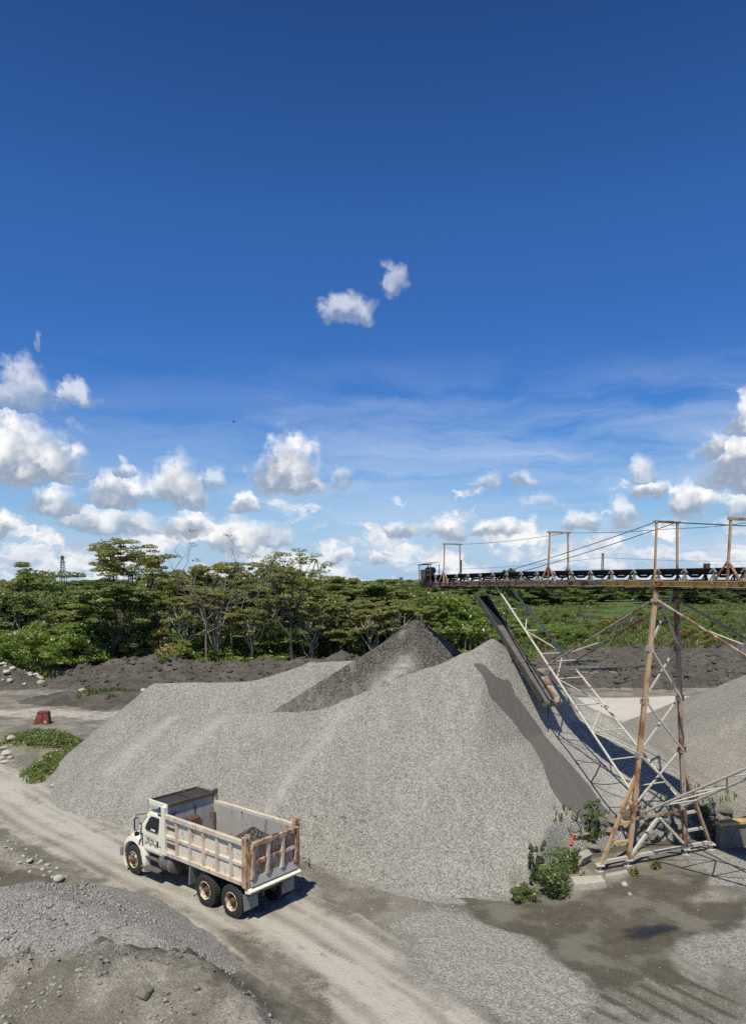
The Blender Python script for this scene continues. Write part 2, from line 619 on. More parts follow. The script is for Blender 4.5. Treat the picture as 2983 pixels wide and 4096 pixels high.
def main_z(x, y):
    z = cones(x, y, MAIN)
    # the flank under the trough is hollowed out by washed-down fines
    pr = (x - 6.35) * .74 - (y - 39.7) * .67
    cap = 8.3 - np.interp(pr, [-3, 0, 1.5, 3.26, 4.57, 5.77, 6.95, 7.83, 12.0], [-3.0, .0, 2.0, 4.4, 5.2, 6.0, 6.75, 7.2, 9.5])
    z = -smax(-z, -cap, .3)
    z = smax(z, cones(x, y, [((12.0, 40.6, 4.3), (14.0, 35.2, 2.7), .52)]), .8)
    # the toe stops at the rough wall
    cut = 1.15 + 2.6 * (y - wall_y(x) - .30)
    z = np.where(x > 5.0, np.minimum(z, cut + 6.0 * sstep(8.0, 5.6, x)), z)
    z = z + .13 * fbm(x, y, 4.2, 2, 71) * sstep(0, 1.2, z)
    g = fbm(x * .95 + y * .30, x * .12, .55, 3, 72)                                        # rills that run down the slope
    z = z + .045 * g * sstep(.2, 1.5, z) + .016 * fbm(x, y, .32, 2, 73)
    z = z + .30 * np.exp(-(z / .5) ** 2) * 0.5 - .12
    return z


def dark_z(x, y):
    z = cones(x, y, DARK, .35)
    return z + .10 * fbm(x, y, 2.4, 3, 81) + .03 * fbm(x, y, .35, 2, 83)


def right_z(x, y):
    z = cones(x, y, RIGHT)
    return z + .14 * fbm(x, y, 2.8, 3, 91) + .03 * fbm(x, y, .35, 2, 93)


def pile_z(x, y):
    return np.maximum(np.maximum(main_z(x, y), ground_z(x, y)), right_z(x, y))


def grid(xs, ys):
    Xg, Yg = np.meshgrid(xs, ys)
    nx, ny = len(xs), len(ys)
    i = np.arange(nx * ny).reshape(ny, nx)
    Fq = np.stack([i[:-1, :-1], i[:-1, 1:], i[1:, 1:], i[1:, :-1]], -1).reshape(-1, 4)
    return Xg.ravel(), Yg.ravel(), Fq


def spread(a, b, lo, hi, step, grow=1.12):
    """fine spacing inside [a,b], growing out to lo / hi"""
    v = list(np.arange(a, b + 1e-6, step))
    s = step; p = v[-1]
    while p < hi:
        s *= grow; p += s; v.append(p)
    s = step; p = v[0]; pre = []
    while p > lo:
        s *= grow; p -= s; pre.append(p)
    return np.array(pre[::-1] + v)


def set_zone(me, name, arr):
    a = me.attributes.new(name, 'FLOAT_COLOR', 'POINT')
    a.data.foreach_set('color', np.asarray(arr, dtype=np.float32).ravel())


def zone(T, name):
    n = T.new('ShaderNodeAttribute', attribute_name=name)
    s_ = T.new('ShaderNodeSeparateColor')
    T.l.new(n.outputs['Color'], s_.inputs[0])
    return s_.outputs[0], s_.outputs[1], s_.outputs[2], n.outputs['Alpha']


# ------------------------------------------------------------------ ground
def ground_material():
    m, T, b = material('quarry_ground')
    co = worldco(T)
    dust, grav, wet, grass = zone(T, 'zone_a')
    pale, along, churn, _ = zone(T, 'zone_b')
    n_big = T.noise(co, .55, 6, .6)
    n_mid = T.noise(co, 2.4, 6, .65)
    n_fine = T.noise(co, 14, 5, .65)
    n_speck = T.noise(co, 20, 4, .75)
    n_dir = T.noise(T.comb(T.m('MULTIPLY', along, 5.0), T.m('MULTIPLY', T.sep(co)[1], .25), 0.), 1.0, 5, .65)
    mud = T.mix(n_mid, (.125, .115, .093), (.285, .262, .212))
    mud = T.mix(T.rng(n_fine, .35, .75), mud, (.32, .296, .242))
    mud = T.mix(T.m('MULTIPLY', T.rng(n_fine, .62, .70), .6), mud, (.40, .375, .32))

    mud = T.mix(T.rng(n_big, .40, .62, smooth=True), T.v('MULTIPLY', mud, (.60, .59, .57)), mud)

    mud = T.mix(T.rng(n_speck, .52, .66), mud, T.v('MULTIPLY', mud, (1.55, 1.53, 1.5)))
    mud = T.mix(T.rng(n_speck, .46, .34), mud, T.v('MULTIPLY', mud, (.55, .54, .52)))

    def edge(z, amp=.8, lo=.40, hi=.62):
        nn = T.m('ADD', T.m('ADD', T.m('MULTIPLY', n_mid, .5), T.m('MULTIPLY', n_big, .25)), T.m('MULTIPLY', n_speck, .55))
        return T.rng(T.m('ADD', z, T.m('MULTIPLY_ADD', nn, amp * 1.3, -.85 * amp)), lo, hi, smooth=True)
    dn = T.m('ADD', T.m('ADD', T.m('MULTIPLY', n_dir, .45), T.m('MULTIPLY', n_mid, .35)), T.m('MULTIPLY', n_big, .35))
    df = T.rng(T.m('ADD', dust, T.m('MULTIPLY_ADD', dn, 1.5, -.88)), .42, .78, smooth=True)
    dustc = T.mix(n_fine, (.36, .332, .270), (.505, .470, .388))
    tread = T.m('MULTIPLY', churn, T.rng(T.m('ADD', T.noise(co, 1.1, 4, .6), T.m('MULTIPLY', n_fine, .35)), .44, .66))
    df = T.m('MULTIPLY', df, T.m('SUBTRACT', 1.0, T.m('MULTIPLY', tread, .95)))
    c = T.mix(df, mud, dustc)
    gc, gh = gravel_nodes(T, co, (.255, .243, .205), (.385, .367, .31), .045)
    gf = edge(grav, .75)
    c = T.mix(gf, c, gc)
    pf = edge(pale, .4)
    c = T.mix(pf, c, T.mix(T.noise(T.v('MULTIPLY', co, (.25, 1.6, 1)), 1.2, 5), (.43, .40, .33), (.56, .525, .44)))
    gr = edge(grass, .7)
    grc = T.mix(T.noise(co, .22, 6, .7), (.035, .075, .014), (.105, .16, .035))
    grc = T.mix(T.rng(T.noise(co, .05, 4), .5, .66), grc, (.15, .145, .065))
    c = T.mix(gr, c, grc)
    wf = edge(wet, .7)
    wetc = T.mix(n_mid, (.052, .046, .031), (.135, .117, .080))
    wetc = T.mix(T.rng(n_big, .48, .62, smooth=True), wetc, T.mix(n_speck, (.11, .10, .075), (.21, .19, .145)))
    c = T.mix(T.m('MULTIPLY', wf, .92), c, wetc)
    T.put(b.inputs['Base Color'], c)
    T.put(b.inputs['Roughness'], T.rng(wf, 0, 1, .95, .55))
    b.inputs['Specular IOR Level'].default_value = .25
    h = T.m('ADD', T.m('MULTIPLY', n_fine, .8), T.m('MULTIPLY', gh, T.m('MULTIPLY_ADD', gf, .8, .25)))
    bump(T, b, T.m('ADD', h, T.m('MULTIPLY', T.noise(co, 5, 5, .7), .9)), .75, .07)
    return m


MAT_GROUND = ground_material()
gx = spread(-17.0, 16.0, -2500, 2500, .13, 1.075)
gy = spread(17.2, 36.0, -60, 6000, .13, 1.035)
X, Y, Fq = grid(gx, gy)
Z = ground_z(X, Y)
WX = X + .75 * fbm(X, Y, 2.2, 4, 201) ; WY = Y + .75 * fbm(X, Y, 2.2, 4, 202)
rd = path_d(X, Y, ROAD)
dust = sstep(3.9, 1.2, rd + .6 * fbm(X, Y, 3, 3, 12)) * .78
dust = np.maximum(dust, .66 * sstep(-.8, 1.6, poly_sd(WX, WY, [G(640, 1990), G(820, 2010), G(1010, 2120), G(1280, 2290), G(900, 2290)])))
dust = np.maximum(dust, .52 * sstep(-1, 1.5, poly_sd(WX, WY, [G(1300, 2120), G(1480, 2110), G(1680, 2060), G(1680, 2300), G(1200, 2300)])))
farroad = path_d(X, Y, [(-60, 64.5), (-28, 62.8), (-16, 61.2), (-6, 60.5), (12, 62)])
dust = np.maximum(dust, .66 * sstep(4.4, 1.2, farroad))
dust = np.maximum(dust, .34 * sstep(1, 4, poly_sd(X, Y, [(-80, 44), (-22, 50), (-14, 58), (14, 62), (14, 74), (-80, 76)])))
dust = np.maximum(dust, .42 * sstep(-.8, 1.5, poly_sd(WX, WY, [G(60, 2150), G(330, 2060), G(560, 2200), G(480, 2320), G(40, 2320)])))
grav = .9 * sstep(-2.4, 1.8, poly_sd(WX, WY, [G(850, 2050), G(980, 2010), G(1080, 2050), G(1210, 2110), G(1330, 2190), G(1310, 2300), G(1130, 2300), G(980, 2190)]))
toe = np.maximum(main_z(X, Y), right_z(X, Y)) - Z
grav = np.maximum(grav, sstep(-.75, -.05, toe) * (X > -1.5))
grav = np.maximum(grav, .62 * sstep(-.6, .3, poly_sd(WX, WY, [G(1652, 2020), G(1480, 2090), G(1500, 2120), G(1660, 2170), G(1800, 2080)])))
grav = np.maximum(grav, .75 * sstep(-.5, .3, poly_sd(WX, WY, [G(1560, 1915), G(1660, 1890), G(1800, 1900), G(1800, 1960), G(1530, 1960)])))
grav = np.maximum(grav, .45 * sstep(-.5, .6, poly_sd(WX, WY, [(3.8, 21.6), (7.2, 23.2), (12.5, 22.0), (12.5, 15), (4.5, 15)])))
grav = np.maximum(grav, .58 * sstep(-.5, 1.6, poly_sd(WX, WY, [G(160, 2090), G(330, 2060), G(560, 2200), G(480, 2290), G(60, 2290)])))
wet = sstep(-1.3, 1.3, poly_sd(WX, WY, [G(1010, 1990), G(1120, 2000), G(1260, 2010), G(1400, 1945), G(1560, 1935), G(1540, 2010), G(1660, 1995), G(1660, 2030), G(1500, 2075), G(1480, 2130), G(1560, 2190), G(1440, 2160), G(1320, 2170), G(1180, 2085), G(1060, 2035)])) * 1.25
wet = np.maximum(wet, .74 * sstep(-.4, .4, poly_sd(WX, WY, [G(1320, 2170), G(1440, 2160), G(1600, 2180), G(1660, 2290), G(1290, 2290)])) * (.45 + .55 * np.sin((X * .80 + Y * .60) * 2 * math.pi / .62)))
wet = np.maximum(wet, .55 * sstep(-.4, .5, poly_sd(WX, WY, [G(455, 2060), G(580, 2060), G(760, 2180), G(860, 2290), G(640, 2290), G(540, 2170)])))
wet = np.maximum(wet, .62 * sstep(.9, .2, np.abs(Y - wall_y(X) + .35)) * sstep(7, 8, X) * sstep(17, 15.5, X))
for pl_, k_ in (([(0, 2052), (180, 2122), (320, 2100), (430, 2150), (560, 2235), (520, 2290), (300, 2200), (150, 2185), (-40, 2150)], .66), ([(-40, 1890), (60, 1932), (200, 1985), (370, 2062), (300, 2062), (60, 1966), (-40, 1978)], .70), ([(430, 2110), (560, 2150), (700, 2270), (560, 2290), (500, 2200)], .60)):
    wet = np.maximum(wet, k_ * sstep(-.7, .6, poly_sd(WX, WY, [G(*p) for p in pl_])))
wet = np.maximum(wet, .35 * sstep(44, 39, Y) * sstep(-3, -8, X) * sstep(4, 7, rd) * sstep(34, 30, Y))
grass = sstep(0, 10, Y - (111 - 20 * sstep(5, -40, X) - 6 * sstep(-30, -60, X)) + 3 * fbm(X, Y, 9, 3, 14))
grass = np.maximum(grass, .55 * sstep(.35, .8, Z - 0) * np.exp(-((X + 20.8) / 4) ** 2 - ((Y - 46.8) / 5.5) ** 2))
pale = sstep(-1.5, 1.2, poly_sd(X, Y, [(10, 52), (14, 71), (45, 71.5), (70, 70), (60, 45), (24, 47), (20, 45)]))
along = np.where(True, rd, 0) + .15 * fbm(X, Y, 2, 2, 15)
Zc = Z
zone_a = np.stack([dust, grav, wet, grass], -1)
side_ = np.sign((X + 6.6) * .69 + (Y - 28.3) * .73)
lat = rd * side_ + .18 * fbm(X, Y, 5, 2, 301)
trk = np.zeros_like(X)
for c_, w_, k_ in ((-2.6, .20, .8), (-1.55, .24, 1.0), (-.75, .20, .7), (.35, .24, 1.0), (1.15, .20, .8), (2.05, .26, 1.0), (2.9, .18, .6)):
    trk = np.maximum(trk, k_ * np.exp(-((lat - c_) / w_) ** 2))
trk = trk * (rd < 4.2) * sstep(60, 40, Y)
zone_b = np.stack([pale, along, trk, 0 * X], -1)
fc = rd[Fq].mean(1)
is_road = (fc < 3.4) & (Y[Fq].mean(1) > 10) & (Y[Fq].mean(1) < 62)


def part_of_ground(name, mask, label):
    used, inv = np.unique(Fq[mask], return_inverse=True)
    me = np_mesh(name, np.stack([X[used], Y[used], Z[used]], -1), inv.reshape(-1, 4))
    set_zone(me, 'zone_a', zone_a[used]); set_zone(me, 'zone_b', zone_b[used])
    o = link_mesh(name, me, MAT_GROUND, smooth=True)
    return tag(o, label, kind='structure')


part_of_ground('ground', ~is_road, 'grey muddy quarry ground reaching out to the green fields')
part_of_ground('dirt_road', is_road, 'dusty tan haul road with wheel tracks under the dump truck')


# ------------------------------------------------------------------ heaps
def gravel_material(name, lo, hi, wet_lo=(.070, .066, .058), wet_hi=(.135, .128, .112), cell=.050):
    m, T, b = material(name)
    co = worldco(T)
    wet_, brown, streak, _ = zone(T, 'zone_a')
    c, h = gravel_nodes(T, co, lo, hi, cell)
    n_big = T.noise(co, .35, 5, .6)
    n_mid = T.noise(co, 2.2, 5, .65)
    n_run = T.noise(T.v('MULTIPLY', co, (1.3, .35, .35)), 1.0, 5, .6)
    c = T.mix(T.rng(n_big, .35, .7), c, T.v('MULTIPLY', c, (.88, .88, .88)))
    c = T.mix(T.rng(T.noise(T.v('MULTIPLY', co, (2.2, .5, .5)), 1.0, 4, .6), .50, .66), c, T.v('MULTIPLY', c, (.93, .93, .92)))
    c = T.mix(T.m('MULTIPLY', T.rng(n_run, .55, .75), .35), c, (.50, .47, .41))
    c = T.mix(T.m('MULTIPLY', streak, T.rng(n_mid, .25, .6)), c, (.52, .49, .43))
    c = T.mix(T.m('MULTIPLY', brown, T.rng(n_mid, .2, .7, .3, .85)), c, T.mix(n_mid, (.24, .20, .15), (.40, .35, .27)))
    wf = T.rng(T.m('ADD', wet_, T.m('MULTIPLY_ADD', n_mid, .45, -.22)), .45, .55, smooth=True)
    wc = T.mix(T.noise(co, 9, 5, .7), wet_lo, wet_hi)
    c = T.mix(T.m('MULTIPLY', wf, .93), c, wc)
    T.put(b.inputs['Base Color'], c)
    b.inputs['Roughness'].default_value = .95
    b.inputs['Specular IOR Level'].default_value = .15
    T_h = T.m('MULTIPLY', h, T.m('MULTIPLY_ADD', wf, -.75, 1.0))
    bump(T, b, T_h, .9, .06)
    return m


MAT_GRAVEL = gravel_material('light_gravel', (.265, .256, .220), (.390, .376, .322))
MAT_DARKGR = gravel_material('dark_gravel', (.046, .041, .035), (.105, .095, .081), cell=.07)
MAT_FINE = gravel_material('fine_gravel', (.235, .230, .208), (.375, .366, .33), cell=.04)


def heap(name, fn, x0, x1, y0, y1, step, mat, label, zones=None, cat='gravel pile', sink=.35):
    xs, ys = np.arange(x0, x1, step), np.arange(y0, y1, step)
    Xh, Yh, Fh = grid(xs, ys)
    Zh = fn(Xh, Yh)
    gz = ground_z(Xh, Yh)
    keep = (Zh > gz - sink)[Fh].any(1)
    Zh = np.maximum(Zh, gz - sink - .2)
    used, inv = np.unique(Fh[keep], return_inverse=True)
    me = np_mesh(name, np.stack([Xh[used], Yh[used], Zh[used]], -1), inv.reshape(-1, 4))
    zz = zones(Xh[used], Yh[used], Zh[used]) if zones else np.zeros((len(used), 4))
    set_zone(me, 'zone_a', zz)
    o = link_mesh(name, me, mat, smooth=True)
    return tag(o, label, cat)


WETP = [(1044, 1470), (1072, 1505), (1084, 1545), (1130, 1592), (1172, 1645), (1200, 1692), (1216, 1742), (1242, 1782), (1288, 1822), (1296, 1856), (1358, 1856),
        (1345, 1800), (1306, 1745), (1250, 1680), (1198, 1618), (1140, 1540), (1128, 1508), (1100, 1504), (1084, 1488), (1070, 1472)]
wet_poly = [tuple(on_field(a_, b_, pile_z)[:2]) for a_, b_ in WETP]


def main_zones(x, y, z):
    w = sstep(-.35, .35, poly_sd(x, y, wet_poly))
    st = np.zeros_like(x)
    for a_, b_, wd in (((-6.5, 40.2), (-11.0, 36.2), .55), ((-9.5, 41.5), (-13.2, 38.4), .45), ((-1.5, 36.5), (-4.6, 32.4), .35)):
        st = np.maximum(st, np.exp(-(seg_d(x, y, a_, b_)[0] / wd) ** 2))
    st = np.maximum(st, .8 * sstep(5.0, 7.5, x) * sstep(34.5, 30.5, y) * (z > 0))
    st = np.maximum(st, 1.0 * sstep(7.0, 9.0, x) * sstep(13.5, 11.5, x) * (1 - w))
    br = sstep(12, 16, x) * sstep(8, 4, z) * .8
    return np.stack([w, br, st * .42, 0 * x], -1)


def dark_zones(x, y, z):
    st = np.maximum(.62 * np.exp(-(seg_d(x, y, (.3, 44.9), (2.0, 46.6))[0] / .7) ** 2), .55 * np.exp(-(seg_d(x, y, (.8, 44.2), (-1.5, 42))[0] / .9) ** 2))
    st = np.maximum(st, .22 * sstep(6.0, 3.4, z + .6 * fbm(x, y, 1.5, 3, 84)))
    return np.stack([0 * x, 0 * x, st, 0 * x], -1)


def right_zones(x, y, z):
    return np.stack([0 * x, .55 * sstep(5.2, 2.4, z + 1.2 * fbm(x, y, 3, 3, 95)), 0 * x, 0 * x], -1)


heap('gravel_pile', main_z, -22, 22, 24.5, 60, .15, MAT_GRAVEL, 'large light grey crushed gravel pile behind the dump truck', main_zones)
heap('gravel_pile', dark_z, -10, 15, 38, 63, .16, MAT_DARKGR, 'dark cone-shaped gravel pile with pointed peak under the conveyor head', dark_zones)
heap('gravel_pile', right_z, 11, 42, 29, 62, .18, MAT_GRAVEL, 'light brownish gravel pile at right edge behind the steel tower', right_zones)


_sp = [(*G(-60, 1980, 1.5), 1.5), (*G(55, 1972, 1.45), 1.45), (*G(170, 2004, 1.25), 1.25), (*G(320, 2070, .85), .85), (*G(430, 2118, .35), .35), (*G(480, 2150, .05), .05)]


def small_z(x, y):
    z = cones(x, y, [(p, q, .42) for p, q in zip(_sp[:-1], _sp[1:])], .3)
    return z + .09 * fbm(x, y, 1.3, 3, 101) + .02 * fbm(x, y, .3, 2, 102)


heap('gravel_pile', small_z, -20, 1, 17, 32, .11, MAT_FINE, 'small fine bluish-grey gravel pile spilling beside the road, lower left', cat='gravel pile', sink=.2)


# earth banks behind the heaps
def bank_material():
    m, T, b = material('grey_clay')
    co = worldco(T)
    n1 = T.noise(co, .5, 5, .6); n2 = T.noise(co, 3.0, 6, .7)
    c = T.mix(n2, (.070, .063, .052), (.215, .192, .158))
    c = T.mix(T.rng(n1, .42, .64), c, (.22, .198, .163))
    c = T.mix(T.rng(T.voro(co, 2.2), .10, .04), c, (.38, .36, .31))
    T.put(b.inputs['Base Color'], c)
    b.inputs['Roughness'].default_value = .95
    b.inputs['Specular IOR Level'].default_value = .1
    bump(T, b, T.m('ADD', n2, T.noise(co, 9.0, 4, .7)), 1.0, .35)
    return m


MAT_CLAY = bank_material()


def bank_z1(x, y):
    z = cones(x, y, [((-31, 81, 2.2), (-22, 80.5, 3.0), .40), ((-22, 80.5, 3.0), (-12, 81, 2.4), .42), ((-12, 81, 2.4), (-3, 80, 3.1), .45), ((-3, 80, 3.1), (10, 82, 2.6), .5)], .6)
    return z + 1.1 * (ridged(x, y, 3.0, 5, 111) - .6) * sstep(-.5, 1.2, z) + .42 * fbm(x, y, 1.0, 3, 112) - .1


def bank_z2(x, y):
    z = cones(x, y, [((-56, 79, 4.2), (-45.5, 79, 3.8), .5), ((-45.5, 79, 3.8), (-39.5, 79.5, 2.3), .5)], .6)
    return z + .7 * (ridged(x, y, 2.4, 4, 121) - .6) * sstep(-.5, 1.0, z) + .2 * fbm(x, y, .7, 3, 122)


def bank_z3(x, y):
    z = cones(x, y, [((16, 82, 1.2), (30, 80, 1.0), .3), ((36, 84, 1.5), (56, 86, 2.6), .28), ((34, 96, 1.6), (60, 99, 3.6), .22), ((20, 102, 1.0), (40, 107, 1.6), .2), ((56, 90, 3), (80, 92, 4.5), .3)], 1.2)
    return z + .95 * (ridged(x, y, 2.6, 4, 131) - .6) * sstep(-.6, .6, z) + .50 * fbm(x, y, 1.2, 3, 132)


def bank_z4(x, y):
    z = cones(x, y, [((-29, 69.5, .75), (-15, 69, .95), .22)], .4)
    return z + .30 * (ridged(x, y, 1.6, 4, 141) - .6) + .14 * fbm(x, y, .6, 3, 142)


heap('earth_bank', bank_z1, -42, 18, 68, 92, .27, MAT_CLAY, 'long clumpy grey clay bank in front of the tall trees', cat='earth bank')
heap('earth_bank', bank_z2, -70, -30, 66, 92, .27, MAT_CLAY, 'grey rubble mound dotted with white stones at far left', cat='earth bank')
heap('earth_bank', bank_z3, 8, 96, 68, 118, .32, MAT_CLAY, 'wide churned grey clay bank behind the steel tower', cat='earth bank')
heap('earth_bank', bank_z4, -36, -8, 63, 76, .22, MAT_CLAY, 'low grey earth ridge with weeds and stones beside the far road', cat='earth bank')


# standing water
def water_material(name, col, rough=.08):
    m, T, b = material(name)
    co = worldco(T)
    T.put(b.inputs['Base Color'], T.mix(T.noise(co, 1.5, 4), col, [x * 1.7 for x in col]))
    b.inputs['Roughness'].default_value = rough
    b.inputs['Specular IOR Level'].default_value = .5
    bump(T, b, T.noise(co, 5, 3), .08, .02)
    rim = T.new('ShaderNodeAttribute', attribute_name='rim').outputs['Fac']
    nn = T.m('ADD', T.m('MULTIPLY', T.noise(co, 3.0, 5, .7), .55), T.m('MULTIPLY', T.noise(co, 12.0, 4, .7), .30))
    T.put(b.inputs['Alpha'], T.rng(T.m('ADD', rim, T.m('SUBTRACT', nn, .42)), .05, .95, 0.0, .9, smooth=True))
    return m


MAT_WATER = water_material('muddy_water', (.020, .019, .018), .22)
MAT_WATER2 = water_material('clay_water', (.07, .063, .055), .12)


def puddle(cx, cy, rx, ry, z, mat, label, seed, rot=0.0):
    n = 48
    mb = MB(); pts = []
    for i in range(n):
        t = 2 * math.pi * i / n
        k = 1 + .18 * math.sin(2 * t + seed) + .14 * math.sin(3 * t + seed * 2.1) + .10 * math.sin(7 * t + seed * 3.3)
        px_, py_ = rx * k * math.cos(t), ry * k * math.sin(t)
        pts.append((cx + px_ * math.cos(rot) - py_ * math.sin(rot), cy + px_ * math.sin(rot) + py_ * math.cos(rot), z))
    mb.add([(cx, cy, z)] + pts, [(0, i + 1, (i + 1) % n + 1) for i in range(n)])
    o = mb.build('puddle', mat)
    at_ = o.data.attributes.new('rim', 'FLOAT', 'POINT')
    for v in o.data.vertices:
        at_.data[v.index].value = 1.0 if (v.co.xy - Vector((cx, cy))).length < 1e-3 else 0.0
    return tag(o, label, kind='structure')


puddle(8.85, 24.65, 1.35, .62, -.04, MAT_WATER, 'dark puddle on the wet ground right of the road', 1.0, .3)
for i, (a_, b_, w_, h_) in enumerate(((1330, 1483, 7, 1.6), (1285, 1466, 5, 1.2), (1430, 1480, 3.5, .8))):
    g_ = on_field(a_, b_, lambda x, y: np.maximum(bank_z3(x, y), ground_z(x, y)), 66, 125)
    puddle(g_.x, g_.y, w_, h_, g_.z + .22, MAT_WATER2, ('broad pale puddle on the churned clay behind the truss', 'thin pale puddle at the back of the churned clay', 'small pale puddle on the clay beside the tower')[i], i + 3.0)


# ------------------------------------------------------------------ metal, rubber and glass
M_CREAM = weathered('cream_cab_paint', (.78, .74, .60), k_rust=.17, k_dust=.5, dust=(.66, .60, .44), scale=1.6, rough=.36)
M_BOX = weathered('worn_box_paint', (.67, .61, .46), rust=(.27, .14, .065), dust=(.60, .57, .50), k_rust=.27, k_dust=.85, scale=2.0, second=(.62, .59, .50))
M_BOXRIB = weathered('worn_rib_paint', (.62, .54, .40), rust=(.24, .13, .075), dust=(.50, .42, .33), k_rust=.27, k_dust=.65, scale=2.6, second=(.50, .41, .33))
M_TAIL = weathered('rusty_tail_paint', (.58, .43, .24), rust=(.21, .085, .042), dust=(.40, .36, .33), k_rust=.36, k_dust=.6, scale=3.2, second=(.40, .25, .18))
M_PANEL = weathered('faded_gate_panel', (.33, .32, .33), rust=(.26, .125, .05), dust=(.46, .38, .29), k_rust=.40, k_dust=.5, scale=3.0)
M_INNER = weathered('worn_steel_lining', (.40, .385, .35), rust=(.17, .105, .07), dust=(.50, .475, .42), k_rust=.27, k_dust=.6, scale=1.6)
M_RUSTDK = weathered('dark_rust', (.085, .066, .055), rust=(.11, .055, .032), dust=(.17, .145, .12), k_rust=.36, k_dust=.5)
M_TYRE = plain('tyre_rubber', (.030, .029, .027), .85, var=.35, scale=9)
M_TREAD = plain('dusty_tread', (.055, .051, .045), .92, var=.4, scale=14)
M_RIM = weathered('yellowed_rim', (.62, .55, .36), rust=(.12, .06, .03), k_rust=.34, k_dust=.4, scale=6)
M_HUB = weathered('greasy_hub', (.10, .075, .055), rust=(.12, .05, .03), k_rust=.45, k_dust=.3, scale=8)
M_BLACK = plain('black_trim', (.018, .018, .019), .55, var=.3)
M_GUARD = plain('dusty_steel', (.135, .125, .11), .6, .2, var=.35, scale=5)
M_GREYDK = plain('dark_steel', (.06, .058, .056), .6, .3, var=.4, scale=4)
M_DECAL = plain('decal_black', (.07, .07, .075), .6)
M_DECALW = plain('decal_white', (.72, .72, .70), .6)
M_FLAP = plain('grey_mudflap', (.22, .22, .21), .8, var=.25)
M_CHROME = plain('dull_chrome', (.50, .49, .47), .35, .8, var=.2)
M_LAMP = plain('lamp_red', (.30, .03, .02), .3)
M_AMBER = plain('lamp_amber', (.55, .25, .04), .3)
M_LENS = plain('lamp_lens', (.62, .63, .62), .15)


def glass_material():
    m, T, b = material('dark_glass')
    b.inputs['Base Color'].default_value = (.012, .014, .016, 1)
    b.inputs['Roughness'].default_value = .06
    b.inputs['Specular IOR Level'].default_value = .6
    return m


M_GLASS = glass_material()


# ------------------------------------------------------------------ dump truck (x forward, y left, z up, origin under the last axle)
TH = Vector((-0.7733, 0.6340, 0)); TL = Vector((-0.6340, -0.7733, 0))
truck = empty('dump_truck', Vector((-4.71, 25.48, 0)) - TL * 1.18, math.atan2(TH.y, TH.x))
truck.scale = (1, 1, 1.055)
tag(truck, 'worn white dump truck with rusty open box parked on the haul road', 'dump truck')


def part(name, mb, mat, parent=truck, smooth=False, bevel=0.0):
    return mb.build(name, mat, parent, smooth, bevel)


# frame rails and running gear
fr = MB()
for s in (-1, 1):
    fr.box((2.7, s * .42, .80), (6.9, .09, .24))
for x in (-.5, .7, 2.1, 3.4, 4.6):
    fr.box((x, 0, .80), (.10, .76, .18))
part('chassis_frame', fr, M_GREYDK)
for x in (0.0, 1.385, 5.74):
    part('axle', MB().bar((x, -1.0, .50), (x, 1.0, .50), .16, sides=10).lathe([(.02, -.22), (.22, -.14), (.22, .14), (.02, .22)], (x, 0, .50), 'y', 12), M_GREYDK, smooth=True)
part('drive_shaft', MB().bar((1.4, 0, .55), (4.6, 0, .75), .12, sides=8), M_GREYDK)


def tyre_mesh(wd, r=.52):
    p = [(r * .56, -wd / 2 + .02), (r * .70, -wd / 2), (r * .90, -wd / 2 + .005), (r * .975, -wd / 2 + .035), (r, -wd / 2 + .075), (r, wd / 2 - .075), (r * .975, wd / 2 - .035), (r * .90, wd / 2 - .005), (r * .70, wd / 2), (r * .56, wd / 2 - .02)]
    return p


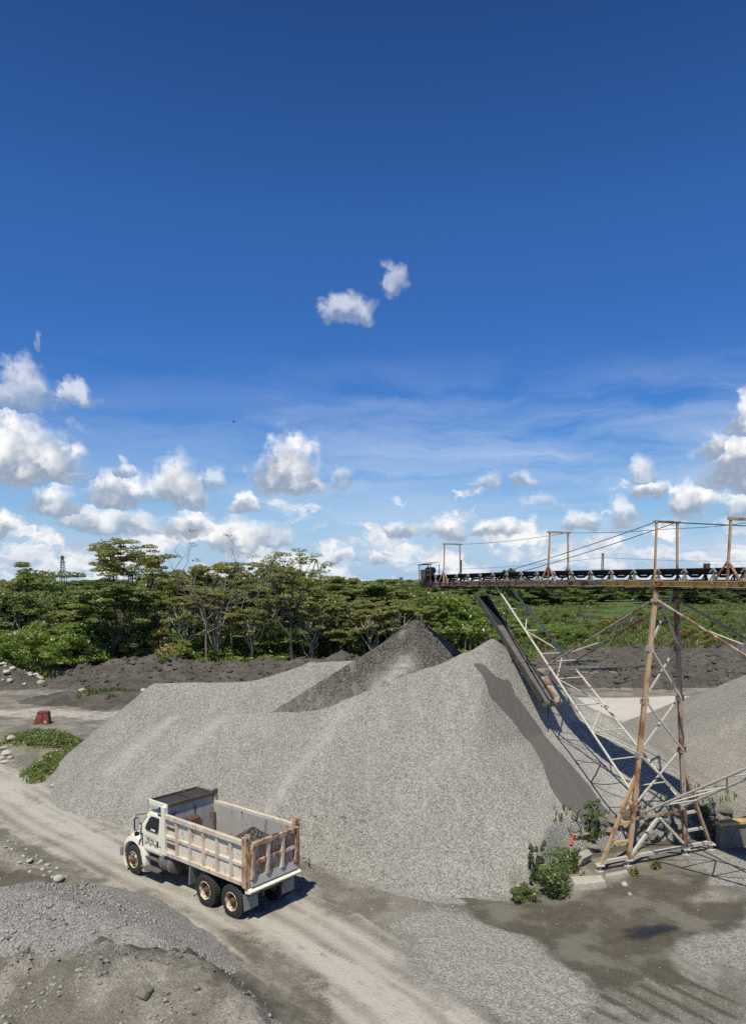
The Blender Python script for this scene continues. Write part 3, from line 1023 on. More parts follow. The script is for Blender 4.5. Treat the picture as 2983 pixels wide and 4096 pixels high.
def wheel(x, y, side, wd=.28, steer=False, deep=False, dual=False):
    """one tyre with tread blocks, rim, hub and nuts; 'side' points outwards"""
    w = empty('wheel', (x, y, .515))
    w.parent = truck
    r = .515
    # tyre ring
    seg = 40
    prof = tyre_mesh(wd, r)
    mb = MB()
    vs, fs = [], []
    for (rr, hh) in prof:
        for i in range(seg):
            t = 2 * math.pi * i / seg
            vs.append((rr * math.cos(t), hh, rr * math.sin(t)))
    n = len(prof)
    for j in range(n - 1):
        for i in range(seg):
            k = (i + 1) % seg
            fs.append((j * seg + i, j * seg + k, (j + 1) * seg + k, (j + 1) * seg + i))
    mb.add(vs, fs)
    ty = mb.build('tyre', M_TYRE, w, True)
    tr = MB()
    nb = 34
    for i in range(nb):
        t = 2 * math.pi * i / nb
        for q, off in ((-.5, 0), (.5, .5)):
            tt = t + off * 2 * math.pi / nb
            rot = Matrix.Rotation(-tt, 3, 'Y')
            tr.box(rot @ Vector((r + .002, q * (wd * .46), 0)), (.028, wd * .40, .062), rot)
    tr.build('tread', M_TREAD, ty)['kind'] = 'stuff'
    o = side
    if deep:
        rim = [(r * .60, o * (wd / 2 - .005)), (r * .575, o * (wd / 2 + .012)), (r * .55, o * (wd / 2 - .005)), (r * .50, o * (wd / 2 - .13)), (r * .30, o * (wd / 2 - .15)), (r * .28, o * (wd / 2 - .13)), (.02, o * (wd / 2 - .13))]
    else:
        rim = [(r * .60, o * (wd / 2 - .005)), (r * .575, o * (wd / 2 + .012)), (r * .54, o * (wd / 2 - .02)), (r * .50, o * (wd / 2 - .05)), (r * .40, o * (wd / 2 - .015)), (r * .30, o * (wd / 2 - .01)), (.02, o * (wd / 2 - .01))]
    rb = MB().lathe(rim, seg=28)
    rm = rb.build('rim', M_RIM, w, True)
    dz_ = wd / 2 - (.118 if deep else .004)
    MB().lathe([(r * (.46 if deep else .27), o * (dz_ - .01)), (r * (.46 if deep else .27), o * dz_), (.02, o * dz_)], seg=24).build('wheel_disc', M_HUB, w, True)
    hz = wd / 2 - (.115 if deep else .005)
    hub = MB().lathe([(.02, o * (hz + .10)), (.075, o * (hz + .095)), (.09, o * (hz + .05)), (.13, o * (hz + .02)), (.135, o * hz - o * .01)], seg=16)
    hub.build('hub', M_HUB, w, True)
    nt = MB()
    for i in range(10):
        t = 2 * math.pi * i / 10
        nt.bar((.165 * math.cos(t), o * (hz - .01), .165 * math.sin(t)), (.165 * math.cos(t), o * (hz + .035), .165 * math.sin(t)), .034, sides=6)
    nt.build('wheel_nuts', M_HUB, w)['kind'] = 'stuff'
    if not deep:
        hl = MB()
        for i in range(5):
            t = 2 * math.pi * (i + .5) / 5
            hl.bar((.225 * math.cos(t), o * (hz - .02), .225 * math.sin(t)), (.225 * math.cos(t), o * (hz + .004), .225 * math.sin(t)), .05, sides=10)
        hl.build('hand_holes', M_BLACK, w)['kind'] = 'stuff'
    return w


for s in (1, -1):
    wheel(5.74, s * 1.02, s, .28)
    for x in (0.0, 1.385):
        wheel(x, s * 1.04, s, .27, deep=True)
        wheel(x, s * .70, s, .27, deep=True)

# ---- cab
ROOF = 2.50


def cabin():
    mb = MB()
    # outline in side view: lower rear, upper rear, roof rear, roof front, windscreen foot, scuttle, lower front
    pr = [(3.97, 1.02), (3.95, 1.75), (3.99, 2.38), (4.10, 2.47), (4.75, 2.50), (4.93, 2.42), (5.34, 1.93), (5.40, 1.62), (5.22, 1.02)]
    ys = []
    for x, z in pr:
        k = np.interp(z, [1.0, 1.75, 2.40, 2.50], [1.10, 1.09, .97, .84])
        ys.append(k)
    n = len(pr)
    vs = [(x, y, z) for (x, z), y in zip(pr, ys)] + [(x, -y, z) for (x, z), y in zip(pr, ys)]
    fs = [tuple(range(n)), tuple(range(n, 2 * n))[::-1]] + [(i, (i + 1) % n, (i + 1) % n + n, i + n) for i in range(n)]
    return mb.add(vs, fs)


cab = part('cab', cabin(), M_CREAM, smooth=True, bevel=.035)


def side_y(z):
    return float(np.interp(z, [1.0, 1.75, 2.40, 2.50], [1.10, 1.09, .97, .84]))


def side_panel(outline, off, th, s):
    """a thin panel that follows the cab side; outline in (x, z)"""
    n = len(outline)
    vs = [(x, s * (side_y(z) + off), z) for x, z in outline] + [(x, s * (side_y(z) + off - th), z) for x, z in outline]
    fs = [tuple(range(n)), tuple(range(n, 2 * n))[::-1]] + [(i, (i + 1) % n, (i + 1) % n + n, i + n) for i in range(n)]
    return MB().add(vs, fs)


def rounded(pts, r=.06, k=4):
    out = []
    n = len(pts)
    for i in range(n):
        p0, p1, p2_ = Vector(pts[i - 1]), Vector(pts[i]), Vector(pts[(i + 1) % n])
        a_ = p1 + (p0 - p1).normalized() * r; b_ = p1 + (p2_ - p1).normalized() * r
        for j in range(k + 1):
            t = j / k
            out.append(tuple(a_ * (1 - t) ** 2 + p1 * 2 * t * (1 - t) + b_ * t * t))
    return out


for s in (1, -1):
    dr = side_panel(rounded([(4.06, 1.10), (4.08, 2.36), (4.80, 2.36), (5.02, 2.02), (5.12, 1.62), (5.10, 1.10)], .05), .018, .03, s).build('door', M_CREAM, truck, True)
    side_panel(rounded([(4.20, 1.80), (4.20, 2.30), (4.72, 2.30), (4.98, 1.94), (5.00, 1.80)], .07), .026, .02, s).build('window', M_GLASS, dr)
    side_panel([(4.80, 1.82), (4.80, 2.22), (4.825, 2.20), (4.825, 1.82)], .034, .014, s).build('window_divider', M_BLACK, dr)
    side_panel(rounded([(4.17, 1.32), (4.17, 1.52), (4.235, 1.54), (4.235, 1.30)], .025), .036, .02, s).build('handle', M_BLACK, dr)
    MB().box((4.52, s * 1.105, 1.345), (.98, .012, .012)).build('door_crease', M_BLACK, dr)
    side_panel([(4.36, 1.825), (4.36, 1.875), (4.62, 1.885), (4.62, 1.835)], .031, .006, s).build('window_sticker', M_DECALW, dr)
    # corner window behind the door
    side_panel([(3.995, 2.10), (4.005, 2.34), (4.07, 2.42), (4.40, 2.425), (4.36, 2.395), (4.07, 2.385), (4.045, 2.10)], .010, .03, s).build('corner_window', M_GLASS, cab)
    # mirror on its arms
    mr = MB().box((5.24, s * 1.30, 1.98), (.08, .20, .46))
    mirror = part('mirror', mr, M_BLACK, bevel=.02)
    MB().box((5.198, s * 1.30, 1.98), (.006, .16, .40)).build('mirror_glass', M_LENS, mirror)
    MB().bar((5.02, s * 1.02, 2.34), (5.26, s * 1.30, 2.30), .035, sides=6).bar((5.26, s * 1.30, 2.32), (5.26, s * 1.30, 1.64), .035, sides=6).bar((5.26, s * 1.30, 1.66), (5.10, s * 1.08, 1.60), .035, sides=6).box((5.25, s * 1.29, 1.62), (.09, .16, .13)).build('mirror_arm', M_BLACK, mirror)
    # grab handle
    part('grab_handle', MB().bar((5.14, s * 1.13, 1.18), (5.14, s * 1.13, 1.62), .05, sides=8), M_GUARD)
    # steps and tank / battery box
    part('step', MB().box((4.65, s * 1.05, .44), (1.10, .34, .05)), M_GUARD, bevel=.008)
    part('step', MB().box((4.62, s * 1.02, .80), (.95, .20, .05)), M_GUARD, bevel=.008)
    part('step_panel', MB().box((4.62, s * .93, .66), (1.0, .04, .52)), M_GREYDK)
    tk = MB().lathe([(.05, -.42), (.26, -.42), (.30, -.39), (.30, .39), (.26, .42), (.05, .42)], (3.74, s * .86, .80), 'x', 20)
    tank = part('fuel_tank', tk, M_GUARD, smooth=True)
    for xx in (3.50, 3.98):
        MB().lathe([(.304, -.03), (.312, -.03), (.312, .03), (.304, .03)], (xx, s * .86, .80), 'x', 20).build('tank_strap', M_CHROME, tank)
# windscreen
wsx = [(4.945, 2.405), (5.325, 1.955)]
ws = MB()
n0 = Vector((.45, 0, .38)).normalized() * .012
for i, (x, z) in enumerate(wsx):
    pass
yt, yb = .88, .98
ws.hexa([(5.325, yb, 1.955), (5.325, -yb, 1.955), (4.945, -yt, 2.405), (4.945, yt, 2.405)] + [tuple(Vector(p) + n0) for p in ((5.325, yb, 1.955), (5.325, -yb, 1.955), (4.945, -yt, 2.405), (4.945, yt, 2.405))])
part('windscreen', ws, M_GLASS, cab)
part('roof_lamp', MB().box((4.72, .55, 2.515), (.10, .16, .05)), M_AMBER, cab)
part('roof_lamp', MB().box((4.72, -.55, 2.515), (.10, .16, .05)), M_AMBER, cab)


# ---- bonnet: nose cross-sections swept forward
def bonnet():
    secs = [(5.32, .92, 1.08, 1.93), (5.60, .88, 1.05, 1.90), (5.95, .80, 1.00, 1.78), (6.22, .70, .92, 1.60), (6.40, .60, .85, 1.38), (6.48, .52, .80, 1.12)]
    mb = MB(); vs = []; fs = []
    m_ = 13
    for x, w_, zb, zt in secs:
        for i in range(m_):
            t = math.pi * i / (m_ - 1)
            c_, s_ = math.cos(t), math.sin(t)
            vs.append((x, w_ * math.copysign(abs(c_) ** .45, c_), zb + (zt - zb) * abs(s_) ** .45))
    for j in range(len(secs) - 1):
        for i in range(m_ - 1):
            fs.append((j * m_ + i, j * m_ + i + 1, (j + 1) * m_ + i + 1, (j + 1) * m_ + i))
    fs.append(tuple(range((len(secs) - 1) * m_, len(secs) * m_)))
    fs.append(tuple(range(m_)))
    return mb.add(vs, fs)


hood = part('bonnet', bonnet(), M_CREAM, smooth=True)
part('grille', MB().box((6.49, 0, 1.12), (.05, .92, .42)), M_BLACK, hood, bevel=.02)
for i in range(5):
    part('grille_bar', MB().box((6.52, 0, .96 + i * .08), (.02, .90, .02)), M_CHROME, hood)
for s in (1, -1):
    rot = Matrix.Rotation(R(-28), 3, 'Y')
    part('bonnet_vent', MB().box((5.86, s * .72, 1.72), (.20, .012, .13), Matrix.Rotation(R(14) * 1, 3, 'Y') @ Matrix.Rotation(s * R(-30), 3, 'X')), M_GUARD, hood)
    # wing over the front wheel: swept arch
    mb = MB(); vs = []; fs = []
    k = 15
    for i in range(k):
        t = R(-38) + (math.pi + R(66)) * i / (k - 1)
        c_, s_ = math.cos(t), math.sin(t)
        cx, cz = 5.74, .56
        ri = .63; ro = ri + .07 + .14 * max(0, s_) + .05 * max(0, -c_)
        for (rr, yy) in ((ri, 1.14), (ri + .03, 1.17), (ro, 1.12), (ro + .06, .96), (ro + .12, .62), (ri, .62)):
            vs.append((cx + rr * c_, s * yy, cz + rr * s_))
    q = 6
    for i in range(k - 1):
        for j in range(q):
            fs.append((i * q + j, i * q + (j + 1) % q, (i + 1) * q + (j + 1) % q, (i + 1) * q + j))
    fs += [tuple(range(q)), tuple(range((k - 1) * q, k * q))]
    part('wing', mb.add(vs, fs), M_CREAM, smooth=True)
    # skirt panel that fills between wheel arch and step
    part('wing_skirt', MB().hexa([(5.16, s * 1.12, .50), (5.30, s * 1.12, .50), (5.30, s * .75, .50), (5.16, s * .75, .50), (5.12, s * 1.11, 1.30), (5.36, s * 1.11, 1.34), (5.36, s * .8, 1.34), (5.12, s * .8, 1.30)]), M_CREAM, bevel=.02)
    hl = part('headlamp', MB().lathe([(.02, .10), (.10, .09), (.125, .03), (.13, -.10), (.02, -.12)], (6.37, s * .80, 1.08), 'x', 16), M_LENS, smooth=True)
    part('indicator_lamp', MB().box((6.05, s * 1.10, 1.36), (.09, .04, .07)), M_AMBER)
    part('mud_guard', MB().box((2.22, s * 1.02, .80), (.05, .34, .62), Matrix.Rotation(R(-6), 3, 'Y')), M_FLAP)
    part('rear_flap', MB().box((-.60, s * .84, .62), (.02, .60, .52), Matrix.Rotation(R(5), 3, 'Y')), M_FLAP)
    part('tail_lamp', MB().box((-.79, s * .60, .98), (.05, .18, .08)), M_LAMP)
part('front_bumper', MB().box((6.62, 0, .62), (.16, 2.30, .30)), M_CHROME, bevel=.03)
part('exhaust_stack', MB().bar((3.86, -.92, 1.0), (3.86, -.92, 2.75), .13, sides=12), M_GUARD, smooth=True)

# door lettering
def lettering(txt, size, parent, M, mat, name='lettering', depth=.003):
    cu = bpy.data.curves.new(name, 'FONT')
    cu.body = txt; cu.size = size; cu.align_x = 'CENTER'; cu.align_y = 'CENTER'; cu.extrude = depth
    cu.materials.append(mat)
    o = bpy.data.objects.new(name, cu)
    COL.objects.link(o)
    bpy.context.view_layer.update()
    me = bpy.data.meshes.new_from_object(o.evaluated_get(bpy.context.evaluated_depsgraph_get()))
    bpy.data.objects.remove(o)
    o = link_mesh(name, me, mat, parent)
    o.matrix_local = M
    o['kind'] = 'stuff'
    return o


doors = [c for c in truck.children if c.name.startswith('door')]
for s, dr in zip((1, -1), doors):
    # text plane: right = -s*x ... reads from outside
    right = Vector((-s, 0, 0)); up = Vector((0, 0, 1)); nrm = right.cross(up)
    M = Matrix((right, up, nrm)).transposed().to_4x4()
    M.translation = Vector((4.66, s * 1.119, 1.475))
    M2 = M @ Matrix.Diagonal((.95, 1.35, 1, 1))
    lettering('SRN 464', .135, dr, M2, M_DECAL)
    bd_ = MB()
    for zz in (1.36, 1.595):
        bd_.box((4.66, s * 1.119, zz), (.68, .006, .007))
    for xx in (4.32, 5.0):
        bd_.box((xx, s * 1.119, 1.4775), (.007, .006, .247))
    bd_.build('lettering_border', M_DECAL, dr)
    dash = MB()
    for xx in (4.34, 4.66, 4.96):
        dash.box((xx, s * 1.112, 1.285), (.11, .006, .028))
    dash.build('reflective_dashes', M_GREYDK, dr)['kind'] = 'stuff'

# ---- tipper box
BX0, BX1, BZ0, BZ1, BW = -.70, 3.72, 1.17, 2.52, 1.14
part('box_floor', MB().box(((BX0 + BX1) / 2, 0, BZ0 + .04), (BX1 - BX0 - .04, 2 * BW - .10, .08)), M_INNER)
part('front_wall', MB().box((BX1 - .03, 0, (BZ0 + 2.84) / 2 + .04), (.06, 2 * BW - .10, 2.84 - BZ0 - .08)), M_INNER)
for s in (1, -1):
    sp = part('side_panel', MB().box(((BX0 + BX1) / 2, s * (BW - .07), (BZ0 + BZ1) / 2), (BX1 - BX0, .05, BZ1 - BZ0 - .02)), M_BOX if s > 0 else M_INNER)
    part('top_rail', MB().box(((BX0 + BX1) / 2, s * (BW - .01), BZ1 + .01), (BX1 - BX0 - .02, .15, .15)), M_BOXRIB, bevel=.012)
    part('bottom_rail', MB().box(((BX0 + BX1) / 2, s * (BW - .015), BZ0 + .065), (BX1 - BX0 - .02, .13, .14)), M_BOXRIB, bevel=.012)
    part('middle_rail', MB().hexa([(BX0 + .1, s * (BW - .05), 1.745), (BX1 - .06, s * (BW - .05), 1.745), (BX1 - .06, s * (BW + .005), 1.765), (BX0 + .1, s * (BW + .005), 1.765),
                                  (BX0 + .1, s * (BW - .05), 1.91), (BX1 - .06, s * (BW - .05), 1.91), (BX1 - .06, s * (BW + .005), 1.86), (BX0 + .1, s * (BW + .005), 1.86)]), M_BOXRIB)
    for x in (2.98, 2.22, 1.47, .73, .02):
        part('side_rib', MB().hexa([(x - .075, s * (BW - .05), BZ0 + .12), (x + .075, s * (BW - .05), BZ0 + .12), (x + .05, s * (BW + .035), BZ0 + .12), (x - .05, s * (BW + .035), BZ0 + .12),
                                    (x - .075, s * (BW - .05), BZ1 - .06), (x + .075, s * (BW - .05), BZ1 - .06), (x + .05, s * (BW + .035), BZ1 - .06), (x - .05, s * (BW + .035), BZ1 - .06)]), M_BOXRIB)
    part('front_post', MB().box((BX1 - .02, s * (BW - .01), (BZ0 + 2.86) / 2), (.20, .17, 2.86 - BZ0)), M_CREAM if s > 0 else M_BOXRIB, bevel=.015)
    part('rear_post', MB().box((BX0 - .02, s * (BW - .005), (BZ0 + 2.74) / 2 - .02), (.22, .17, 2.74 - BZ0 + .04)), M_TAIL, bevel=.015)
    part('hinge_lug', MB().box((BX0 - .10, s * (BW - .05), 2.74), (.20, .07, .16)).bar((BX0 - .15, s * (BW - .16), 2.73), (BX0 - .15, s * (BW + .06), 2.73), .06, sides=10), M_TAIL)
    part('load_stain', MB().box((BX1 - .16, s * (BW - .115), 1.70), (.10, .04, 1.0)), M_RUSTDK)

# short front corrugations on the first bay
for z in (2.18, 2.12, 1.60, 1.54, 1.48):
    part('patch_strip', MB().box((3.34, BW - .035, z), (.52, .03, .030)), M_RUSTDK)

# cab shield
sh = empty('cab_shield'); sh.parent = truck
SX0, SX1, SZ = 3.62, 4.78, 2.86
MB().box(((SX0 + SX1) / 2, 0, SZ - .04), (SX1 - SX0, 2 * BW - .14, .03)).build('shield_plate', M_GREYDK, sh)
for s in (1, -1):
    MB().box(((SX0 + SX1) / 2, s * (BW - .08), SZ - .01), (SX1 - SX0, .06, .16)).build('shield_edge', M_CREAM if s > 0 else M_RUSTDK, sh, bevel=.008)
MB().box((SX1 - .02, 0, SZ - .01), (.06, 2 * BW - .10, .12)).build('shield_lip', M_RUSTDK, sh)
MB().box((SX0 + .01, 0, SZ + .01), (.08, 2 * BW - .20, .12)).build('shield_beam', M_RUSTDK, sh)
MB().box((4.2, -.15, SZ - .005), (1.06, .08, .05)).build('shield_rib', M_GREYDK, sh)
MB().box((4.2, -.42, SZ - .005), (1.06, .05, .07)).build('shield_rib', M_RUSTDK, sh)
part('hoist_cover', MB().hexa([(3.66, .36, BZ0 + .08), (3.18, .32, BZ0 + .08), (3.18, -.32, BZ0 + .08), (3.66, -.36, BZ0 + .08), (3.66, .26, 2.30), (3.38, .22, 2.25), (3.38, -.22, 2.25), (3.66, -.26, 2.30)]), M_RUSTDK, bevel=.02)
part('tarp_roll', MB().bar((3.66, -1.02, 2.98), (3.50, -1.12, 3.02), .10, sides=8).box((3.60, -1.08, 2.93), (.16, .12, .16)), M_RUSTDK)

# tailgate: 3 x 2 sunk panels in a rusty frame, leaning a little
tg = empty('tailgate', (BX0 - .08, 0, BZ0)); tg.parent = truck
tg.rotation_euler = (0, R(-3.5), 0)
TW, THt = 2.06, 1.42
MB().box((-.015, 0, THt / 2), (.03, TW, THt)).build('gate_plate', M_PANEL, tg)
MB().box((-.07, 0, THt - .07), (.12, TW, .14)).build('gate_top_rail', M_TAIL, tg, bevel=.01)
MB().hexa([(-.03, -TW / 2, .0), (-.11, -TW / 2, .0), (-.11, TW / 2, .0), (-.03, TW / 2, .0), (-.03, -TW / 2, .30), (-.05, -TW / 2, .24), (-.05, TW / 2, .24), (-.03, TW / 2, .30)]).build('gate_bottom_rail', M_INNER, tg)
MB().hexa([(-.03, -TW / 2 + .1, .66), (-.10, -TW / 2 + .1, .70), (-.10, TW / 2 - .1, .70), (-.03, TW / 2 - .1, .66), (-.03, -TW / 2 + .1, .86), (-.10, -TW / 2 + .1, .80), (-.10, TW / 2 - .1, .80), (-.03, TW / 2 - .1, .86)]).build('gate_middle_rail', M_TAIL, tg)
for y in (-TW / 2 + .06, -.33, .33, TW / 2 - .06):
    MB().hexa([(-.03, y - .09, .22), (-.03, y + .09, .22), (-.12, y + .05, .26), (-.12, y - .05, .26), (-.03, y - .09, THt - .10), (-.03, y + .09, THt - .10), (-.12, y + .05, THt - .10), (-.12, y - .05, THt - .10)]).build('gate_rib', M_BOXRIB if y in (-.33, .33) else M_TAIL, tg)
MB().box((-.09, .05, THt + .02), (.05, .22, .05)).build('gate_latch', M_RUSTDK, tg)
Mt = Matrix((Vector((0, -1, 0)), Vector((0, 0, 1)), Vector((-1, 0, 0)))).transposed().to_4x4()
Mt.translation = Vector((-.105, -.68, .75))
lettering('SRN464', .12, tg, Mt, M_DECALW)
part('gate_chain', MB().bar((BX0 - .14, .95, 2.5), (BX0 - .15, .95, 1.3), .03, sides=5), M_RUSTDK)
# rear apron / bumper under the gate
ap = MB()
ap.hexa([(BX0 - .26, -1.18, 1.00), (BX0 - .02, -1.18, .96), (BX0 - .02, 1.18, .96), (BX0 - .26, 1.18, 1.00), (BX0 - .28, -1.16, 1.06), (BX0 + .04, -1.16, 1.17), (BX0 + .04, 1.16, 1.17), (BX0 - .28, 1.16, 1.06)])
part('rear_apron', ap, M_CREAM, bevel=.012)
part('rear_bumper', MB().box((-.62, 0, .84), (.12, 1.9, .12)), M_GUARD)

# gravel left in the box
xs_, ys_ = np.arange(BX0 + .06, BX1 - .1, .07), np.arange(-BW + .10, BW - .09, .07)
Xb, Yb, Fb = grid(xs_, ys_)
Zb = BZ0 + .09 + np.maximum(0, 1.22 - .74 * np.hypot((Xb - .55) * .85, (Yb + .30) * .95)) + np.maximum(0, .45 - .5 * np.hypot(Xb - 3.2, Yb * .8)) + .04 * fbm(Xb, Yb, .3, 3, 5)
me = np_mesh('gravel_load', np.stack([Xb, Yb, Zb], -1), Fb)
set_zone(me, 'zone_a', np.tile([0, 0, 0, 0.], (len(Xb), 1)))
load = link_mesh('gravel_load', me, MAT_DARKGR, None, True)
load.matrix_world = Matrix.Translation(truck.location) @ Matrix.Rotation(truck.rotation_euler.z, 4, 'Z') @ Matrix.Diagonal((1, 1, 1.055, 1))
tag(load, 'small dark gravel heap left inside the dump truck box', 'gravel load')


# ------------------------------------------------------------------ conveyor on its trestle
M_YELLOW = weathered('rusty_yellow', (.56, .36, .13), rust=(.19, .09, .04), dust=(.40, .31, .20), k_rust=.30, k_dust=.6, scale=1.2)
M_ORANGE = weathered('rusty_orange_post', (.43, .285, .15), rust=(.21, .095, .045), dust=(.42, .36, .29), k_rust=.35, k_dust=.7, scale=1.0)
M_PALE = weathered('chalky_pale_steel', (.52, .48, .39), rust=(.22, .13, .08), dust=(.48, .43, .36), k_rust=.22, k_dust=.6, scale=1.1)
M_PIPE = weathered('faded_brown_pipe', (.36, .29, .22), rust=(.17, .08, .045), dust=(.44, .39, .33), k_rust=.36, k_dust=.6, scale=1.0)
M_IDLER = weathered('dull_idler_steel', (.30, .28, .25), k_rust=.30, k_dust=.4, scale=1.5)
M_BELT = plain('belt_rubber', (.014, .014, .016), .75, var=.4, scale=3)
M_CABLE = plain('wire_rope', (.045, .043, .042), .6, .4)
M_PLATE = weathered('gritty_trough_plate', (.13, .118, .105), rust=(.09, .062, .046), dust=(.22, .20, .178), k_rust=.26, k_dust=.7, scale=2.0)
M_BOARD = weathered('dark_side_board', (.075, .068, .062), rust=(.085, .055, .04), dust=(.16, .145, .125), k_rust=.28, k_dust=.5, scale=1.6)

TC = Vector((11.37, 30.46, 0))                 # foot of the trestle
CA = Vector((-.3906, .9206, 0)).normalized()      # along the belt, away from the camera
CB = Vector((.9206, .3906, 0)).normalized()       # across the belt
ZB = 11.05                                    # middle of the side beams


def cp(s, l, z):
    """point at s metres along the belt, l across, height z"""
    return TC + CA * s + CB * l + Vector((0, 0, z))


def sag(s):
    return -.17 * max(0.0, (s - 7) / 13.5) ** 1.5


conv = empty('belt_conveyor', TC)
tag(conv, 'long rusty belt conveyor running level above the gravel piles', 'conveyor')


def cpart(name, mb, mat, parent=conv, smooth=False, bevel=0.0, base=None):
    """parts are written in world space, then hung under a parent that stands at 'base'"""
    o = mb.build(name, mat, None, smooth, bevel)
    o.parent = parent
    o.matrix_parent_inverse = Matrix.Translation(-(TC if base is None else Vector(base)))
    return o


S0, S1 = -14.4, 19.05
st_ = np.arange(S0, S1, 1.30)
for l in (-.52, .52):
    # each side beam is bolted from four lengths of channel
    cuts = [S0, -5.8, 3.0, 11.6, S1]
    for a_, b_ in zip(cuts[:-1], cuts[1:]):
        n_ = 5
        for i in range(n_):
            pass
        mb = MB()
        ss = np.linspace(a_, b_ - .015, n_ + 1)
        for p, q in zip(ss[:-1], ss[1:]):
            zc = ZB + sag(p); zd = ZB + sag(q)
            mb.bar(cp(p, l, zc), cp(q, l, zd), .05, .22)
            mb.bar(cp(p, l + .04 * np.sign(l), zc + .10), cp(q, l + .04 * np.sign(l), zd + .10), .12, .022)
            mb.bar(cp(p, l + .04 * np.sign(l), zc - .10), cp(q, l + .04 * np.sign(l), zd - .10), .12, .022)
        cpart('side_beam', mb, M_YELLOW if a_ < 3 else M_PIPE)
# belt: troughed carrying run and flat return run
prof = [(-.50, .55), (-.47, .53), (-.18, .34), (.18, .34), (.47, .53), (.50, .55)]
ss = np.linspace(S0, S1 + .1, 60)
V_, F_ = [], []
for s_ in ss:
    for l, h in prof:
        V_.append(cp(s_, l, ZB + sag(s_) + h))
n = len(prof)
for i in range(len(ss) - 1):
    for j in range(n - 1):
        F_.append((i * n + j, i * n + j + 1, (i + 1) * n + j + 1, (i + 1) * n + j))
top = cpart('carrying_belt', MB().add(V_, F_), M_BELT)
sd = top.modifiers.new('thickness', 'SOLIDIFY'); sd.thickness = .025
mb = MB()
for p, q in zip(ss[:-1], ss[1:]):
    mb.bar(cp(p, 0, ZB + sag(p) - .20), cp(q, 0, ZB + sag(q) - .20), .86, .02)
cpart('return_belt', mb, M_BELT)
for k, s_ in enumerate(st_):
    z = ZB + sag(s_)
    idl = MB()
    for l in (-1, 1):
        idl.bar(cp(s_, l * .50, z + .10), cp(s_, l * .50, z + .50), .045, .06)
        idl.bar(cp(s_, l * .50, z + .12), cp(s_ + .26, l * .50, z + .12), .03, .03)
        idl.bar(cp(s_ - .16, l * .50, z + .12), cp(s_, l * .50, z + .36), .035, .035)
        idl.bar(cp(s_ + .16, l * .50, z + .12), cp(s_, l * .50, z + .36), .035, .035)
        idl.bar(cp(s_ - .14, l * .53, z + .40), cp(s_, l * .53, z + .55), .05, .05)
        idl.bar(cp(s_ + .14, l * .53, z + .40), cp(s_, l * .53, z + .55), .05, .05)
    idl.bar(cp(s_, -.5, z + .13), cp(s_, .5, z + .13), .05, .05)
    fr_ = cpart('idler_frame', idl, M_IDLER)
    for p, q in (((-.46, .47), (-.18, .28)), ((-.17, .275), (.17, .275)), ((.18, .28), (.46, .47))):
        ro = MB().bar(cp(s_, p[0], z + p[1]), cp(s_, q[0], z + q[1]), .10, sides=8).build('roller', M_GREYDK, None)
        ro.parent = fr_
    if k % 2 == 0:
        rr_ = MB().bar(cp(s_ + .5, -.55, z - .25), cp(s_ + .5, .55, z - .25), .11, sides=8)
        for l in (-.56, .56):
            rr_.box(cp(s_ + .5, l, z - .16), (.06, .06, .22))
        cpart('return_roller', rr_, M_GREYDK)
    if k % 2 == 1:
        cpart('cross_tie', MB().bar(cp(s_, -.5, z - .06), cp(s_, .5, z - .06), .06, .10), M_PIPE)


def portal(s_, ztop, lean=0.0, brace=True, mat=M_ORANGE, w=.52, th=.075):
    po = empty('portal_frame', TC)
    po.parent = conv
    po.matrix_parent_inverse = Matrix.Translation(-TC)
    z0 = ZB + sag(s_) - .05
    for l in (-w, w):
        cpart('post', MB().bar(cp(s_, l * 1.12, z0), cp(s_ + lean, l, ztop), th, th), mat, po)
        if brace:
            for d_ in (-.62, .62):
                cpart('foot_strut', MB().bar(cp(s_ + d_, l * 1.14, z0 + .05), cp(s_, l * 1.10, z0 + .85), .06, .06), mat, po)
    cpart('crossbar', MB().bar(cp(s_ + lean, -w - .12, ztop), cp(s_ + lean, w + .12, ztop), .10, .09), mat, po)
    return po


portal(-3.35, 13.28)
portal(.0, 13.43, .05, False)
portal(6.73, 13.42)
portal(16.97, 13.33)


def rope(name, pts, r, parent=conv, mat=M_CABLE):
    mb = MB()
    for p, q in zip(pts[:-1], pts[1:]):
        mb.bar(p, q, r, sides=5)
    return cpart(name, mb, mat, parent)


def hang(p, q, drop, n=10):
    p, q = Vector(p), Vector(q)
    return [p.lerp(q, i / n) - Vector((0, 0, drop * 4 * (i / n) * (1 - i / n))) for i in range(n + 1)]


for l in (-.50, .50):
    rope('stay_cable', hang(cp(.05, l, 13.43), cp(14.2, l * 1.05, ZB + sag(14.2) + .12), .12), .035)
    rope('stay_cable', hang(cp(.05, l, 13.43), cp(-14.0, l * 1.05, 12.2), .10), .035)
rope('overhead_wire', hang(cp(16.97, .55, 13.33), cp(6.73, .55, 13.42), .10) + hang(cp(6.73, .55, 13.42), cp(.1, .55, 13.2), .06) + hang(cp(.1, .55, 13.2), cp(-3.35, .5, 13.2), .05), .022)

